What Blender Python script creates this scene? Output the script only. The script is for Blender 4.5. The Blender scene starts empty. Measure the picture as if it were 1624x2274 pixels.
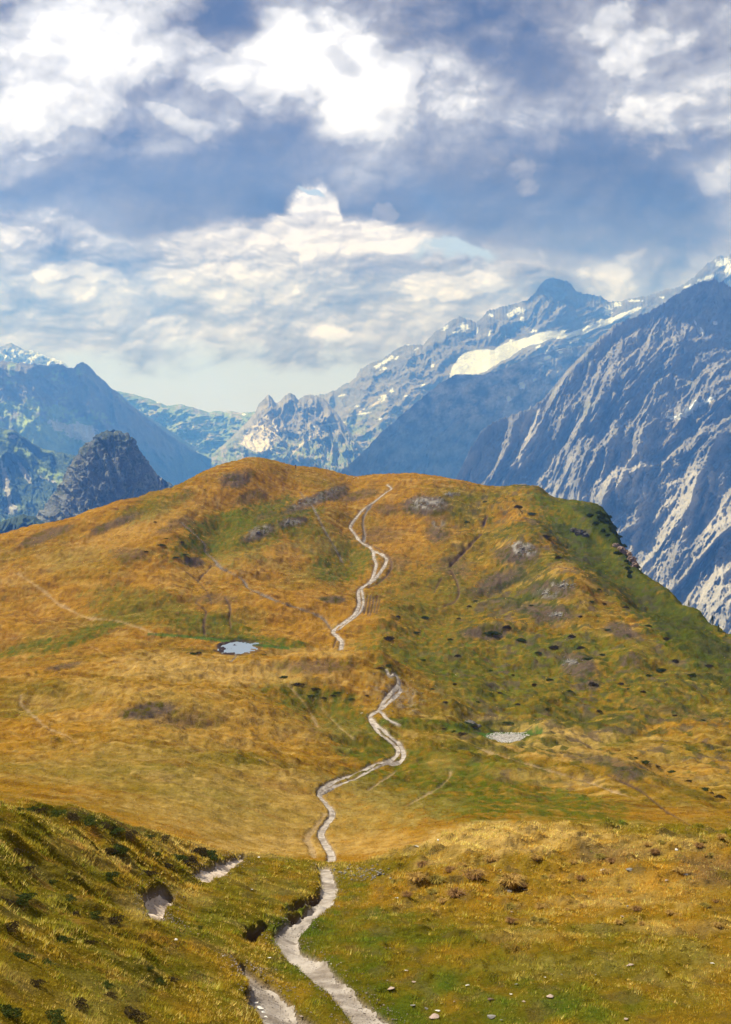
import bpy, math, random
import numpy as np
from mathutils import Vector, Matrix

random.seed(7)
RNG = np.random.default_rng(11)
S = bpy.context.scene
COL = S.collection

# ------------------------------------------------------------------ camera, light, exposure
LENS = 45.0
F = 2274.0 * LENS / 36.0          # focal length in units of a 1624 x 2274 picture
CX, HY = 812.0, 915.0             # picture centre column, horizon row
cam_d = bpy.data.cameras.new('camera')
cam_d.sensor_fit = 'VERTICAL'
cam_d.sensor_height = 36.0
cam_d.sensor_width = 36.0
cam_d.lens = LENS
cam_d.shift_y = (HY - 1137.0) / 2274.0
cam_d.clip_start = 0.1
cam_d.clip_end = 90000.0
cam = bpy.data.objects.new('camera', cam_d)
COL.objects.link(cam)
cam.location = (0, 0, 0)
cam.rotation_euler = (math.radians(90), 0, 0)
S.camera = cam

SUN_EL, SUN_AZ = math.radians(51), math.radians(-62)    # azimuth measured from +Y towards +X
sun_d = bpy.data.lights.new('sun', 'SUN')
sun_d.energy = 5.0
sun_d.angle = math.radians(0.5)
sun_d.color = (1.0, 0.96, 0.89)
sun = bpy.data.objects.new('sun', sun_d)
COL.objects.link(sun)
to_sun = Vector((math.sin(SUN_AZ) * math.cos(SUN_EL), math.cos(SUN_AZ) * math.cos(SUN_EL), math.sin(SUN_EL)))
sun.rotation_euler = to_sun.to_track_quat('Z', 'Y').to_euler()

S.view_settings.view_transform = 'Standard'
S.view_settings.look = 'None'
S.view_settings.exposure = 0.86
S.view_settings.gamma = 1.0
S.cycles.max_bounces = 5
S.cycles.diffuse_bounces = 2
S.cycles.volume_bounces = 0
S.cycles.transparent_max_bounces = 8
try:
    S.cycles.use_denoising = True
except Exception:
    pass

# ------------------------------------------------------------------ node helpers
class NT:
    def __init__(self, tree):
        self.t = tree
        self.n = tree.nodes
        self.l = tree.links
    def node(self, typ, **kw):
        n = self.n.new(typ)
        for k, v in kw.items():
            setattr(n, k, v)
        return n
    def put(self, sock, v):
        if hasattr(v, 'is_output') or isinstance(v, bpy.types.NodeSocket):
            self.l.new(v, sock)
        else:
            sock.default_value = v
    def math(self, op, a, b=0.0, c=None, clamp=False):
        n = self.node('ShaderNodeMath', operation=op)
        n.use_clamp = clamp
        self.put(n.inputs[0], a)
        self.put(n.inputs[1], b)
        if c is not None:
            self.put(n.inputs[2], c)
        return n.outputs[0]
    def vmath(self, op, a, b=(0, 0, 0)):
        n = self.node('ShaderNodeVectorMath', operation=op)
        self.put(n.inputs[0], a)
        self.put(n.inputs[1], b)
        return n.outputs[0]
    def noise(self, vec, scale, detail=5.0, rough=0.55, out='Fac', dist=0.0, lac=2.0):
        n = self.node('ShaderNodeTexNoise')
        self.l.new(vec, n.inputs['Vector'])
        n.inputs['Scale'].default_value = scale
        n.inputs['Detail'].default_value = detail
        n.inputs['Roughness'].default_value = rough
        n.inputs['Lacunarity'].default_value = lac
        n.inputs['Distortion'].default_value = dist
        return n.outputs[0 if out == 'Fac' else 1]
    def billow(self, vec, scale, detail=4.0, rough=0.55, mixn=0.4):
        n = self.node('ShaderNodeTexVoronoi', voronoi_dimensions='2D', feature='F1')
        self.l.new(vec, n.inputs['Vector'])
        n.inputs['Scale'].default_value = scale
        n.inputs['Detail'].default_value = detail
        n.inputs['Roughness'].default_value = rough
        n.inputs['Lacunarity'].default_value = 2.2
        n.normalize = True
        v = self.math('MULTIPLY_ADD', n.outputs['Distance'], -1.9, 1.15)
        w = self.noise(vec, scale * 0.8, 5.0, 0.55)
        return self.math('ADD', self.math('MULTIPLY', v, 1 - mixn), self.math('MULTIPLY', w, mixn))
    def sstep(self, v, lo, hi, a=0.0, b=1.0):
        n = self.node('ShaderNodeMapRange', interpolation_type='SMOOTHSTEP')
        self.put(n.inputs[0], v)
        self.put(n.inputs[1], lo)
        self.put(n.inputs[2], hi)
        self.put(n.inputs[3], a)
        self.put(n.inputs[4], b)
        return n.outputs[0]
    def lin(self, v, lo, hi, a=0.0, b=1.0):
        n = self.node('ShaderNodeMapRange', interpolation_type='LINEAR')
        self.put(n.inputs[0], v)
        self.put(n.inputs[1], lo)
        self.put(n.inputs[2], hi)
        self.put(n.inputs[3], a)
        self.put(n.inputs[4], b)
        return n.outputs[0]
    def mix(self, fac, a, b, mode='MIX'):
        n = self.node('ShaderNodeMix', data_type='RGBA', blend_type=mode)
        self.put(n.inputs[0], fac)
        for s, v in ((n.inputs[6], a), (n.inputs[7], b)):
            if isinstance(v, (tuple, list)):
                v = tuple(v) + (1.0,) * (4 - len(v))
            self.put(s, v)
        return n.outputs[2]
    def ramp(self, fac, stops):
        n = self.node('ShaderNodeValToRGB')
        self.put(n.inputs[0], fac)
        cr = n.color_ramp
        while len(cr.elements) > 2:
            cr.elements.remove(cr.elements[-1])
        for i, (p, c) in enumerate(stops):
            e = cr.elements[i] if i < 2 else cr.elements.new(p)
            e.position = p
            e.color = tuple(c) + (1.0,)
        return n.outputs[0]

def lin(r, g, b):
    return tuple(((c / 255 + 0.055) / 1.055) ** 2.4 if c > 10 else c / 255 / 12.92 for c in (r, g, b))

# ------------------------------------------------------------------ sky: Nishita with cumulus cover laid out by direction
def build_world():
    w = bpy.data.worlds.new('World')
    S.world = w
    w.use_nodes = True
    T = NT(w.node_tree)
    T.n.clear()
    out = T.node('ShaderNodeOutputWorld')
    sky = T.node('ShaderNodeTexSky', sky_type='NISHITA')
    sky.sun_disc = False
    sky.sun_elevation = SUN_EL
    sky.sun_rotation = SUN_AZ
    sky.altitude = 2200
    bg1 = T.node('ShaderNodeBackground')
    T.l.new(sky.outputs[0], bg1.inputs[0])
    bg1.inputs[1].default_value = 0.10
    # direction -> plane of rows and columns (thousandths)
    tc = T.node('ShaderNodeTexCoord')
    sep = T.node('ShaderNodeSeparateXYZ')
    T.l.new(tc.outputs['Generated'], sep.inputs[0])
    dy = T.math('MAXIMUM', T.math('ABSOLUTE', sep.outputs[1]), 0.12)
    u = T.math('ADD', T.math('MULTIPLY', T.math('DIVIDE', sep.outputs[0], dy), F / 1000), CX / 1000)
    v = T.math('SUBTRACT', HY / 1000, T.math('MULTIPLY', T.math('DIVIDE', sep.outputs[2], dy), F / 1000))
    cb = T.node('ShaderNodeCombineXYZ')
    T.l.new(u, cb.inputs[0]); T.l.new(v, cb.inputs[1])
    P = cb.outputs[0]
    cb2 = T.node('ShaderNodeCombineXYZ')
    T.l.new(u, cb2.inputs[0]); T.l.new(T.math('MULTIPLY', v, 1.25), cb2.inputs[1]); cb2.inputs[2].default_value = 0.37
    Q = cb2.outputs[0]
    def warp(vec, scale, amp, detail=4.0, off=(0, 0, 0.41)):
        c = T.noise(T.vmath('ADD', vec, off), scale, detail, 0.55, 'Color')
        d = T.vmath('SUBTRACT', c, (0.5, 0.5, 0.5))
        d = T.vmath('MULTIPLY', d, (amp, amp * 0.8, 0.0))
        return T.vmath('ADD', vec, d)
    W1 = warp(P, 2.6, 0.34, 7.0)
    W2 = warp(warp(P, 4.0, 0.16, 3.0, (1.7, 2.2, 0.63)), 14.0, 0.07, 8.0, (3.1, 7.7, 0.29))
    QW = warp(warp(Q, 2.2, 0.16, 3.0, (4.4, 1.2, 0.57)), 16.0, 0.035, 6.0, (1.4, 2.2, 0.3))
    def blob(vec, x, y, rx, ry, ang=0.0):
        m = T.node('ShaderNodeMapping', vector_type='TEXTURE')
        T.l.new(vec, m.inputs[0])
        m.inputs[1].default_value = (x / 1000, y / 1000, 0)
        m.inputs[2].default_value = (0, 0, math.radians(ang))
        m.inputs[3].default_value = (rx / 1000, ry / 1000, 1)
        g = T.node('ShaderNodeTexGradient', gradient_type='SPHERICAL')
        T.l.new(m.outputs[0], g.inputs[0])
        return T.sstep(g.outputs[1], 0.0, 1.0)
    def field(vec, blobs, base):
        acc = base
        for b in blobs:
            a = b[0]
            acc = T.math('MULTIPLY_ADD', blob(vec, *b[1:]), a, acc)
        return acc
    # broad tone (warped softly)
    tone = field(W1, SKY_TONE, 0.47)
    # billow detail
    n1 = T.billow(QW, 3.3, 4.0, 0.45)
    n1s = T.billow(T.vmath('ADD', QW, (-0.012, -0.020, 0)), 3.3, 4.0, 0.45)
    relief = T.math('SUBTRACT', n1, n1s)
    n2 = T.noise(T.vmath('MULTIPLY', T.vmath('ADD', QW, (5, 2, 0.3)), (0.7, 1.6, 1)), 2.6, 5.0, 0.42)
    nd = T.noise(T.vmath('ADD', QW, (2, 9, 0.2)), 9.0, 7.0, 0.58)
    # bright puffs with crisp edges
    puff = field(W2, SKY_PUFF, 0.0)
    puff = T.math('ADD', puff, T.math('MULTIPLY', T.math('SUBTRACT', n1, 0.5), 1.6))
    puff = T.math('ADD', puff, T.math('MULTIPLY', T.math('SUBTRACT', nd, 0.5), 0.8))
    pm = T.math('ADD', T.math('MULTIPLY', T.sstep(puff, 0.22, 0.40), 0.55), T.math('MULTIPLY', T.sstep(puff, 0.15, 1.1), 0.45))
    # dark, smooth undersides
    dm = T.sstep(field(W1, SKY_DARK, 0.0), 0.0, 0.6)
    up = T.math('ADD', tone, T.math('MULTIPLY', T.math('SUBTRACT', n2, 0.5), 0.8))
    dt = T.math('ADD', T.math('MULTIPLY', T.math('SUBTRACT', n1, 0.5), 1.0), T.math('MULTIPLY', T.math('SUBTRACT', nd, 0.5), 0.25))
    dt = T.math('ADD', dt, T.math('MULTIPLY', relief, 1.9))
    up = T.math('MULTIPLY_ADD', dt, T.math('SUBTRACT', 1.0, T.math('MULTIPLY', dm, 0.62)), up)
    up = T.math('MULTIPLY_ADD', dm, -0.24, up)
    up = T.math('MULTIPLY_ADD', pm, 0.36, up)
    # lower, smaller cumulus field
    QL = T.vmath('MULTIPLY', QW, (1.0, 1.5, 1.0))
    low = T.billow(QL, 6.5, 3.0, 0.45, 0.5)
    lows = T.billow(T.vmath('ADD', QL, (-0.007, -0.016, 0)), 6.5, 3.0, 0.45, 0.5)
    lo = T.math('ADD', field(W1, SKY_LOW, 0.60), T.math('MULTIPLY', T.math('SUBTRACT', low, 0.49), 1.15))
    lo = T.math('ADD', lo, T.math('MULTIPLY', T.math('SUBTRACT', low, lows), 1.4))
    pl = T.math('ADD', field(W2, SKY_PUFF2, 0.0), T.math('MULTIPLY', T.math('SUBTRACT', nd, 0.5), 1.3))
    pl = T.math('ADD', pl, T.math('MULTIPLY', T.math('SUBTRACT', low, 0.5), 1.2))
    lo = T.math('MULTIPLY_ADD', T.sstep(pl, 0.22, 0.55), 0.26, lo)
    # ragged lower edge of the big cloud deck
    edge = T.ramp(T.math('DIVIDE', u, 1.7), [(x / 1700, (y / 1000,) * 3) for x, y in SKY_EDGE])
    sd = T.math('SUBTRACT', v, edge)
    sd = T.math('ADD', sd, T.math('MULTIPLY', T.math('SUBTRACT', nd, 0.5), 0.09))
    sd = T.math('ADD', sd, T.math('MULTIPLY', T.math('SUBTRACT', n1, 0.5), 0.10))
    em = T.sstep(sd, -0.016, 0.016)
    b = T.math('ADD', T.math('MULTIPLY', up, T.math('SUBTRACT', 1.0, em)), T.math('MULTIPLY', lo, em))
    b = T.math('MAXIMUM', T.math('MINIMUM', b, 1.15), 0.0)
    col = T.ramp(T.math('MULTIPLY', b, 1 / 1.15), SKY_RAMP)
    # clear gap near the horizon and small blue holes
    hole = field(W1, SKY_HOLE, 0.0)
    hm = T.sstep(T.math('ADD', hole, T.math('MULTIPLY', T.math('SUBTRACT', n1, 0.5), 0.8)), 0.25, 0.6)
    clear = T.math('MULTIPLY', T.sstep(T.math('ADD', v, T.math('MULTIPLY', T.math('SUBTRACT', low, 0.5), 0.16)), 0.765, 0.83), 1.0)
    bg2 = T.node('ShaderNodeBackground')
    c2 = T.mix(hm, col, lin(190, 208, 224))
    c2 = T.mix(clear, c2, lin(205, 219, 226))
    bg2.inputs[1].default_value = SKY_STRENGTH
    gain = T.ramp(v, [(0.0, (0.50, 0.49, 0.54)), (0.30, (0.50, 0.485, 0.56)), (0.60, (0.51, 0.49, 0.66)), (0.90, (0.53, 0.50, 0.80))])
    c2 = T.mix(1.0, c2, gain, 'MULTIPLY')
    T.l.new(c2, bg2.inputs[0])
    mx = T.node('ShaderNodeMixShader')
    mx.inputs[0].default_value = 0.93
    T.l.new(bg1.outputs[0], mx.inputs[1]); T.l.new(bg2.outputs[0], mx.inputs[2])
    T.l.new(mx.outputs[0], out.inputs[0])
    w.cycles.sampling_method = 'MANUAL'
    w.cycles.sample_map_resolution = 256

SKY_STRENGTH = 1.12
SKY_RAMP = [(0.0, lin(74, 62, 44)), (0.16, lin(106, 95, 76)), (0.36, lin(148, 139, 123)),
            (0.58, lin(184, 180, 173)), (0.76, lin(220, 219, 216)), (0.90, lin(244, 244, 244)), (1.0, lin(266, 266, 266))]
# (amount, column, row, radius x, radius y, angle)
SKY_TONE = [
    (0.34, 130, 60, 460, 300, 0), (0.30, 820, 170, 330, 230, 20), (0.25, 620, 120, 330, 130, 0), (0.25, 700, 10, 300, 110, 0),
    (-0.30, 470, 60, 170, 120, 0), (-0.28, 790, 118, 130, 50, 10), (-0.12, 420, 330, 460, 190, 0),
    (0.10, 150, 250, 300, 120, 0), (-0.10, 1200, 380, 700, 230, 0), (-0.12, 1130, 110, 330, 180, 20), (0.05, 1540, 150, 300, 250, 0),
    (0.34, 1600, 400, 160, 90, 0), (0.10, 1200, 220, 300, 90, 0),
]
SKY_PUFF = [
    (0.85, 150, 60, 400, 240, 10), (0.5, 60, 190, 260, 150, 0), (0.5, 210, 220, 130, 90, 30), (0.65, 430, 140, 170, 80, 25), (0.6, 530, 190, 150, 70, 30),
    (0.85, 830, 195, 240, 150, 25), (0.7, 660, 140, 230, 90, 10), (0.4, 760, 40, 300, 70, 0), (0.55, 980, 120, 150, 90, 30),
    (0.75, 370, 265, 80, 34, 35), (0.7, 430, 300, 60, 26, 0), (0.65, 760, 298, 70, 30, 0), (0.55, 820, 296, 50, 24, 0), (0.42, 90, 335, 90, 28, 0),
    (0.75, 850, 468, 62, 48, 0), (0.4, 1390, 110, 120, 120, 60), (0.12, 1560, 130, 180, 100, 0), (0.5, 1590, 395, 110, 60, 0), (0.4, 1540, 232, 90, 30, 0),
    (0.5, 60, 480, 200, 26, 8),
]
SKY_PUFF2 = [
    (1.0, 700, 470, 170, 90, 0), (0.8, 800, 530, 240, 60, 0), (0.5, 560, 520, 260, 60, -10), (0.9, 210, 605, 140, 44, 0), (0.9, 1010, 622, 190, 56, 0),
    (0.5, 740, 750, 90, 36, 0), (0.7, 60, 520, 170, 40, 8), (0.5, 110, 610, 60, 26, 0), (0.5, 500, 580, 240, 70, 0), (0.4, 560, 800, 200, 36, 0), (0.5, 1180, 650, 160, 40, 0),
    (0.4, 330, 690, 120, 40, 0),
]
SKY_LOW = [
    (0.30, 720, 500, 360, 120, 0), (0.16, 480, 620, 320, 100, 0), (-0.30, 400, 680, 110, 46, 0), (-0.28, 820, 608, 210, 44, 0), (-0.30, 60, 690, 200, 50, 0),
    (-0.20, 110, 560, 260, 40, 0), (-0.20, 450, 795, 130, 30, 0), (-0.18, 830, 680, 130, 36, 0), (0.10, 1000, 640, 300, 80, 0), (-0.45, 1420, 620, 420, 90, 0),
    (-0.15, 330, 600, 90, 60, 0),
]
SKY_DARK = [
    (0.8, 470, 60, 150, 90, 0), (0.7, 790, 118, 120, 40, 10), (1.5, 430, 425, 440, 100, 0), (1.0, 60, 440, 300, 80, 0),
    (1.2, 260, 505, 260, 50, 0), (1.2, 960, 465, 280, 90, 0), (0.9, 1300, 400, 500, 130, 0), (0.7, 1180, 130, 300, 100, 20),
    (0.8, 1350, 520, 480, 110, 0), (0.7, 620, 340, 260, 100, 0), (0.6, 1520, 320, 250, 60, 0),
]
SKY_EDGE = [(0, 462), (90, 478), (150, 500), (200, 525), (330, 532), (400, 505), (480, 492), (590, 478), (630, 440), (660, 418), (720, 408), (748, 440),
            (765, 492), (830, 498), (920, 515), (1000, 545), (1080, 566), (1150, 590), (1250, 618), (1330, 690), (1690, 760)]
SKY_HOLE = [
    (0.75, 1005, 572, 140, 36, 0), (0.75, 690, 418, 70, 14, 0), (0.55, 55, 2, 60, 18, 0),
]
build_world()

# ------------------------------------------------------------------ numpy noise
def _hash(ix, iy, seed):
    h = (ix.astype(np.int64) * 374761393 + iy.astype(np.int64) * 668265263 + seed * 974634777) & 0xFFFFFFFF
    h = ((h ^ (h >> 13)) * 1274126177) & 0xFFFFFFFF
    h = h ^ (h >> 16)
    return h
def perlin(x, y, seed=0):
    x0 = np.floor(x); y0 = np.floor(y)
    fx = x - x0; fy = y - y0
    ux = fx * fx * fx * (fx * (fx * 6 - 15) + 10); uy = fy * fy * fy * (fy * (fy * 6 - 15) + 10)
    def g(ox, oy):
        a = (_hash(x0 + ox, y0 + oy, seed) & 1023) * (2 * math.pi / 1024)
        return np.cos(a) * (fx - ox) + np.sin(a) * (fy - oy)
    a = g(0, 0); b = g(1, 0); c = g(0, 1); d = g(1, 1)
    return ((a + (b - a) * ux) * (1 - uy) + (c + (d - c) * ux) * uy) * 1.5
def fbm(x, y, octv=5, seed=0, gain=0.5, lac=2.03):
    s = 0.0; a = 1.0; n = 0.0
    for i in range(octv):
        s = s + a * perlin(x, y, seed + i * 17); n += a
        x = x * lac + 11.3; y = y * lac + 5.7; a *= gain
    return s / n
def ridged(x, y, octv=6, seed=0, gain=0.5, lac=2.07):
    s = 0.0; a = 1.0; n = 0.0; w = 1.0
    for i in range(octv):
        r = 1 - np.abs(perlin(x, y, seed + i * 23))
        r = r * r * w
        w = np.clip(r * 1.6, 0, 1)
        s = s + a * r; n += a
        x = x * lac + 7.1; y = y * lac + 3.3; a *= gain
    return s / n
def sst(x, a, b):
    t = np.clip((x - a) / (b - a), 0, 1)
    return t * t * (3 - 2 * t)
def poly(px, pts, k=1):
    p = np.array(pts, float)
    return np.interp(px, p[:, 0], p[:, k])
def pchip_cols(t, v, tq):
    """t, v: (K, N) increasing in K; tq: (R, N). Monotone cubic down each column."""
    K = t.shape[0]
    h = np.diff(t, axis=0); d = np.diff(v, axis=0) / h
    m = np.zeros_like(v)
    m[0] = d[0]; m[-1] = d[-1]
    for k in range(1, K - 1):
        w1 = 2 * h[k] + h[k - 1]; w2 = h[k] + 2 * h[k - 1]
        ok = d[k - 1] * d[k] > 0
        with np.errstate(all='ignore'):
            mm = (w1 + w2) / (w1 / d[k - 1] + w2 / d[k])
        m[k] = np.where(ok, mm, 0)
    out = np.empty_like(tq)
    out[:] = v[0]
    for k in range(K - 1):
        lo = t[k]; sel = (tq >= lo) if k else (tq >= -1e9)
        s = (tq - t[k]) / h[k]
        if k == 0:
            s = np.clip(s, 0, None)
        if k == K - 2:
            s = np.clip(s, None, 1)
        s2 = s * s; s3 = s2 * s
        val = v[k] * (2 * s3 - 3 * s2 + 1) + m[k] * h[k] * (s3 - 2 * s2 + s) + v[k + 1] * (-2 * s3 + 3 * s2) + m[k + 1] * h[k] * (s3 - s2)
        out = np.where(sel, val, out)
    return out
def gblur(a, sig, axis):
    r = int(3 * sig + 1); k = np.exp(-0.5 * (np.arange(-r, r + 1) / sig) ** 2); k /= k.sum()
    pad = [(0, 0), (0, 0)]; pad[axis] = (r, r)
    b = np.pad(a, pad, mode='edge')
    o = np.zeros_like(a)
    n = a.shape[axis]
    for i, w in enumerate(k):
        o += w * (b[i:i + n] if axis == 0 else b[:, i:i + n])
    return o

# ------------------------------------------------------------------ mesh helpers
def tag(o, label=None, cat=None, group=None, kind=None):
    if label: o['label'] = label
    if cat: o['category'] = cat
    if group: o['group'] = group
    if kind: o['kind'] = kind
    return o
def mesh_np(name, V, Fq, mats, colors=None, smooth=True, parent=None, face_mat=None):
    """V (N,3), Fq (M,4) or (M,3) int."""
    me = bpy.data.meshes.new(name)
    n = Fq.shape[1]
    me.vertices.add(len(V)); me.vertices.foreach_set('co', np.ascontiguousarray(V, np.float32).ravel())
    me.loops.add(Fq.size); me.loops.foreach_set('vertex_index', np.ascontiguousarray(Fq, np.int32).ravel())
    me.polygons.add(len(Fq)); me.polygons.foreach_set('loop_start', np.arange(0, Fq.size, n, dtype=np.int32))
    try:
        me.polygons.foreach_set('loop_total', np.full(len(Fq), n, np.int32))
    except Exception:
        pass
    if smooth:
        me.polygons.foreach_set('use_smooth', np.ones(len(Fq), bool))
    for m in (mats if isinstance(mats, (list, tuple)) else [mats]):
        me.materials.append(m)
    if face_mat is not None:
        me.polygons.foreach_set('material_index', np.ascontiguousarray(face_mat, np.int32))
    me.update(calc_edges=True)
    if colors is not None:
        at = me.color_attributes.new('tint', 'FLOAT_COLOR', 'POINT')
        c = np.ones((len(V), 4), np.float32); c[:, :3] = colors[:, :3]
        if colors.shape[1] > 3: c[:, 3] = colors[:, 3]
        at.data.foreach_set('color', c.ravel())
    o = bpy.data.objects.new(name, me)
    COL.objects.link(o)
    if parent is not None: o.parent = parent
    return o
def grid_faces(R, C):
    i = np.arange(R * C).reshape(R, C)
    return np.stack([i[:-1, :-1], i[:-1, 1:], i[1:, 1:], i[1:, :-1]], -1).reshape(-1, 4)

def mat_tinted(name, noise_scale=1.0, noise_amt=0.35, bump=0.3, bump_scale=4.0, bump_dist=0.1, rough=0.9, fine=None, spec=0.15):
    m = bpy.data.materials.new(name); m.use_nodes = True
    T = NT(m.node_tree); b = T.n['Principled BSDF']
    at = T.node('ShaderNodeAttribute', attribute_name='tint')
    geo = T.node('ShaderNodeNewGeometry')
    n = T.noise(geo.outputs['Position'], noise_scale, 8.0, 0.65)
    k = T.lin(n, 0.25, 0.75, 1 - noise_amt, 1 + noise_amt)
    if fine:
        n2 = T.noise(geo.outputs['Position'], fine, 4.0, 0.7)
        k = T.math('MULTIPLY', k, T.lin(n2, 0.25, 0.75, 1 - noise_amt * 0.8, 1 + noise_amt * 0.8))
    cc = T.node('ShaderNodeVectorMath', operation='SCALE')
    T.l.new(at.outputs['Color'], cc.inputs[0]); T.l.new(k, cc.inputs['Scale'])
    T.l.new(cc.outputs[0], b.inputs['Base Color'])
    b.inputs['Roughness'].default_value = rough
    b.inputs['Specular IOR Level'].default_value = spec
    if bump:
        bn = T.noise(geo.outputs['Position'], bump_scale, 8.0, 0.7)
        bp = T.node('ShaderNodeBump')
        bp.inputs['Strength'].default_value = bump
        bp.inputs['Distance'].default_value = bump_dist
        T.l.new(bn, bp.inputs['Height'])
        T.l.new(bp.outputs[0], b.inputs['Normal'])
    return m

# ------------------------------------------------------------------ near ground: lofted relief
LX = [-2600, -600, 0, 100, 200, 300, 380, 450, 540, 640, 720, 800, 870, 930, 980, 1040, 1100, 1300, 1424, 1500, 1624, 2200, 4300]
def layer(Ypts, Rpts):
    return (Ypts, Rpts)
LAYERS = [
  ([(0, 2.5), (1624, 2.5)], [(0, 3950), (1624, 4080)]),
  ([(-600, 11.5), (0, 14), (400, 19), (640, 23), (870, 24), (1624, 23), (2300, 20)], [(-600, 2200), (0, 2274), (1624, 2274), (2300, 2230)]),
  ([(-600, 14.5), (0, 18), (300, 24), (640, 33), (1000, 32), (1624, 30), (2300, 27)], [(-600, 2000), (0, 2100), (1624, 2100), (2300, 2050)]),
  ([(-600, 19), (0, 23), (300, 32), (500, 40), (730, 45), (1000, 42), (1300, 42), (1624, 38), (2300, 36)], [(-600, 1850), (0, 1970), (300, 1985), (730, 1985), (1624, 1975), (2300, 1960)]),
  ([(-600, 30), (0, 34), (100, 37), (200, 40), (300, 44), (380, 48), (450, 52), (540, 58), (640, 62), (720, 64), (800, 64), (870, 62), (1000, 60), (2300, 58)],
   [(-600, 1690), (0, 1786), (60, 1788), (100, 1795), (200, 1812), (300, 1842), (380, 1864), (450, 1885), (540, 1903), (640, 1913), (720, 1918), (800, 1918), (870, 1903), (930, 1884), (980, 1862), (1040, 1840), (1100, 1834), (1300, 1837), (1500, 1843), (1624, 1852), (2200, 1900)]),
  ([(0, 46), (200, 54), (380, 60), (540, 68), (640, 70), (720, 71), (800, 71), (900, 72), (1040, 74), (1300, 76), (1624, 78)],
   [(-600, 1950), (0, 1960), (200, 1930), (380, 1920), (540, 1928), (640, 1926), (720, 1922), (800, 1926), (900, 1930), (1040, 1965), (1300, 1970), (1624, 1980), (2200, 1990)]),
  ([(0, 90), (1624, 90)], [(-600, 1760), (0, 1775), (200, 1795), (380, 1838), (540, 1888), (640, 1900), (720, 1902), (800, 1900), (900, 1885), (1040, 1856), (1300, 1858), (1624, 1866), (2200, 1900)]),
  ([(0, 125), (1624, 125)], [(-600, 1680), (0, 1690), (400, 1700), (700, 1752), (760, 1765), (1000, 1768), (1300, 1780), (1624, 1775), (2200, 1800)]),
  ([(0, 168), (900, 165), (1624, 160)], [(-600, 1600), (0, 1600), (300, 1585), (500, 1605), (640, 1640), (760, 1668), (880, 1688), (1100, 1672), (1300, 1695), (1624, 1700), (2200, 1740)]),
  ([(0, 195), (900, 198), (1300, 200), (1624, 190)], [(-600, 1560), (0, 1545), (300, 1515), (500, 1530), (600, 1555), (700, 1590), (820, 1602), (1000, 1608), (1060, 1628), (1130, 1634), (1200, 1622), (1300, 1625), (1624, 1632), (2200, 1700)]),
  ([(-600, 205), (0, 215), (150, 220), (300, 225), (430, 230), (600, 233), (900, 235), (1300, 238), (1424, 232), (1624, 215), (2200, 205)],
   [(-600, 1530), (0, 1506), (150, 1490), (300, 1469), (430, 1459), (520, 1464), (600, 1462), (680, 1449), (740, 1441), (800, 1446), (850, 1458), (890, 1478), (950, 1500), (1100, 1520), (1300, 1525), (1424, 1525), (1624, 1580), (2200, 1690)]),
  ([(-600, 215), (0, 230), (300, 241), (430, 246), (600, 248), (900, 248), (1300, 250), (1424, 242), (1624, 226), (2200, 215)],
   [(-600, 1530), (0, 1500), (200, 1480), (300, 1468), (430, 1462), (500, 1464), (600, 1464), (680, 1462), (740, 1466), (850, 1468), (890, 1470), (950, 1486), (1100, 1500), (1300, 1500), (1424, 1495), (1624, 1560), (2200, 1670)]),
  ([(-600, 240), (0, 262), (450, 266), (740, 266), (1100, 266), (1300, 264), (1424, 255), (1624, 236), (2200, 224)],
   [(-600, 1500), (0, 1462), (200, 1434), (350, 1420), (450, 1421), (500, 1422), (600, 1422), (740, 1432), (850, 1420), (950, 1440), (1100, 1452), (1300, 1440), (1424, 1460), (1624, 1530), (2200, 1650)]),
  ('frac', 0.36, [(-600, 1430), (0, 1350), (200, 1318), (400, 1290), (535, 1275), (740, 1280), (830, 1300), (1000, 1310), (1200, 1305), (1300, 1300), (1424, 1392), (1624, 1482), (2200, 1640)]),
  ('frac', 0.70, [(-600, 1370), (0, 1240), (200, 1198), (400, 1150), (535, 1132), (740, 1145), (830, 1172), (1000, 1175), (1110, 1185), (1200, 1195), (1300, 1195), (1424, 1325), (1624, 1446), (2200, 1620)]),
  ([(-600, 380), (0, 400), (250, 408), (350, 415), (450, 440), (545, 460), (650, 475), (780, 478), (820, 470), (1000, 460), (1080, 455), (1150, 440), (1235, 430), (1290, 420), (1325, 410), (1345, 402), (1370, 385), (1390, 370), (1424, 345), (1480, 325), (1530, 305), (1580, 290), (1624, 275), (1700, 262), (2200, 236)],
   [(-600, 1330), (0, 1184), (66, 1166), (150, 1150), (200, 1136), (250, 1120), (300, 1108), (350, 1096), (385, 1084), (420, 1062), (450, 1048), (500, 1032), (545, 1020), (570, 1018), (600, 1022), (650, 1033), (700, 1036), (740, 1043), (770, 1055), (790, 1059), (820, 1054), (870, 1050), (930, 1052), (1000, 1062), (1080, 1078), (1120, 1080), (1150, 1075), (1185, 1078), (1210, 1090), (1240, 1107), (1290, 1112), (1325, 1122), (1345, 1135), (1370, 1180), (1390, 1225), (1424, 1273), (1480, 1310), (1530, 1345), (1580, 1380), (1624, 1418), (1700, 1480), (2200, 1600)]),
  ('back', 1.07, 70),
  ('back', 1.35, 800),
  ('back', 1.9, 1500),
]
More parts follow.
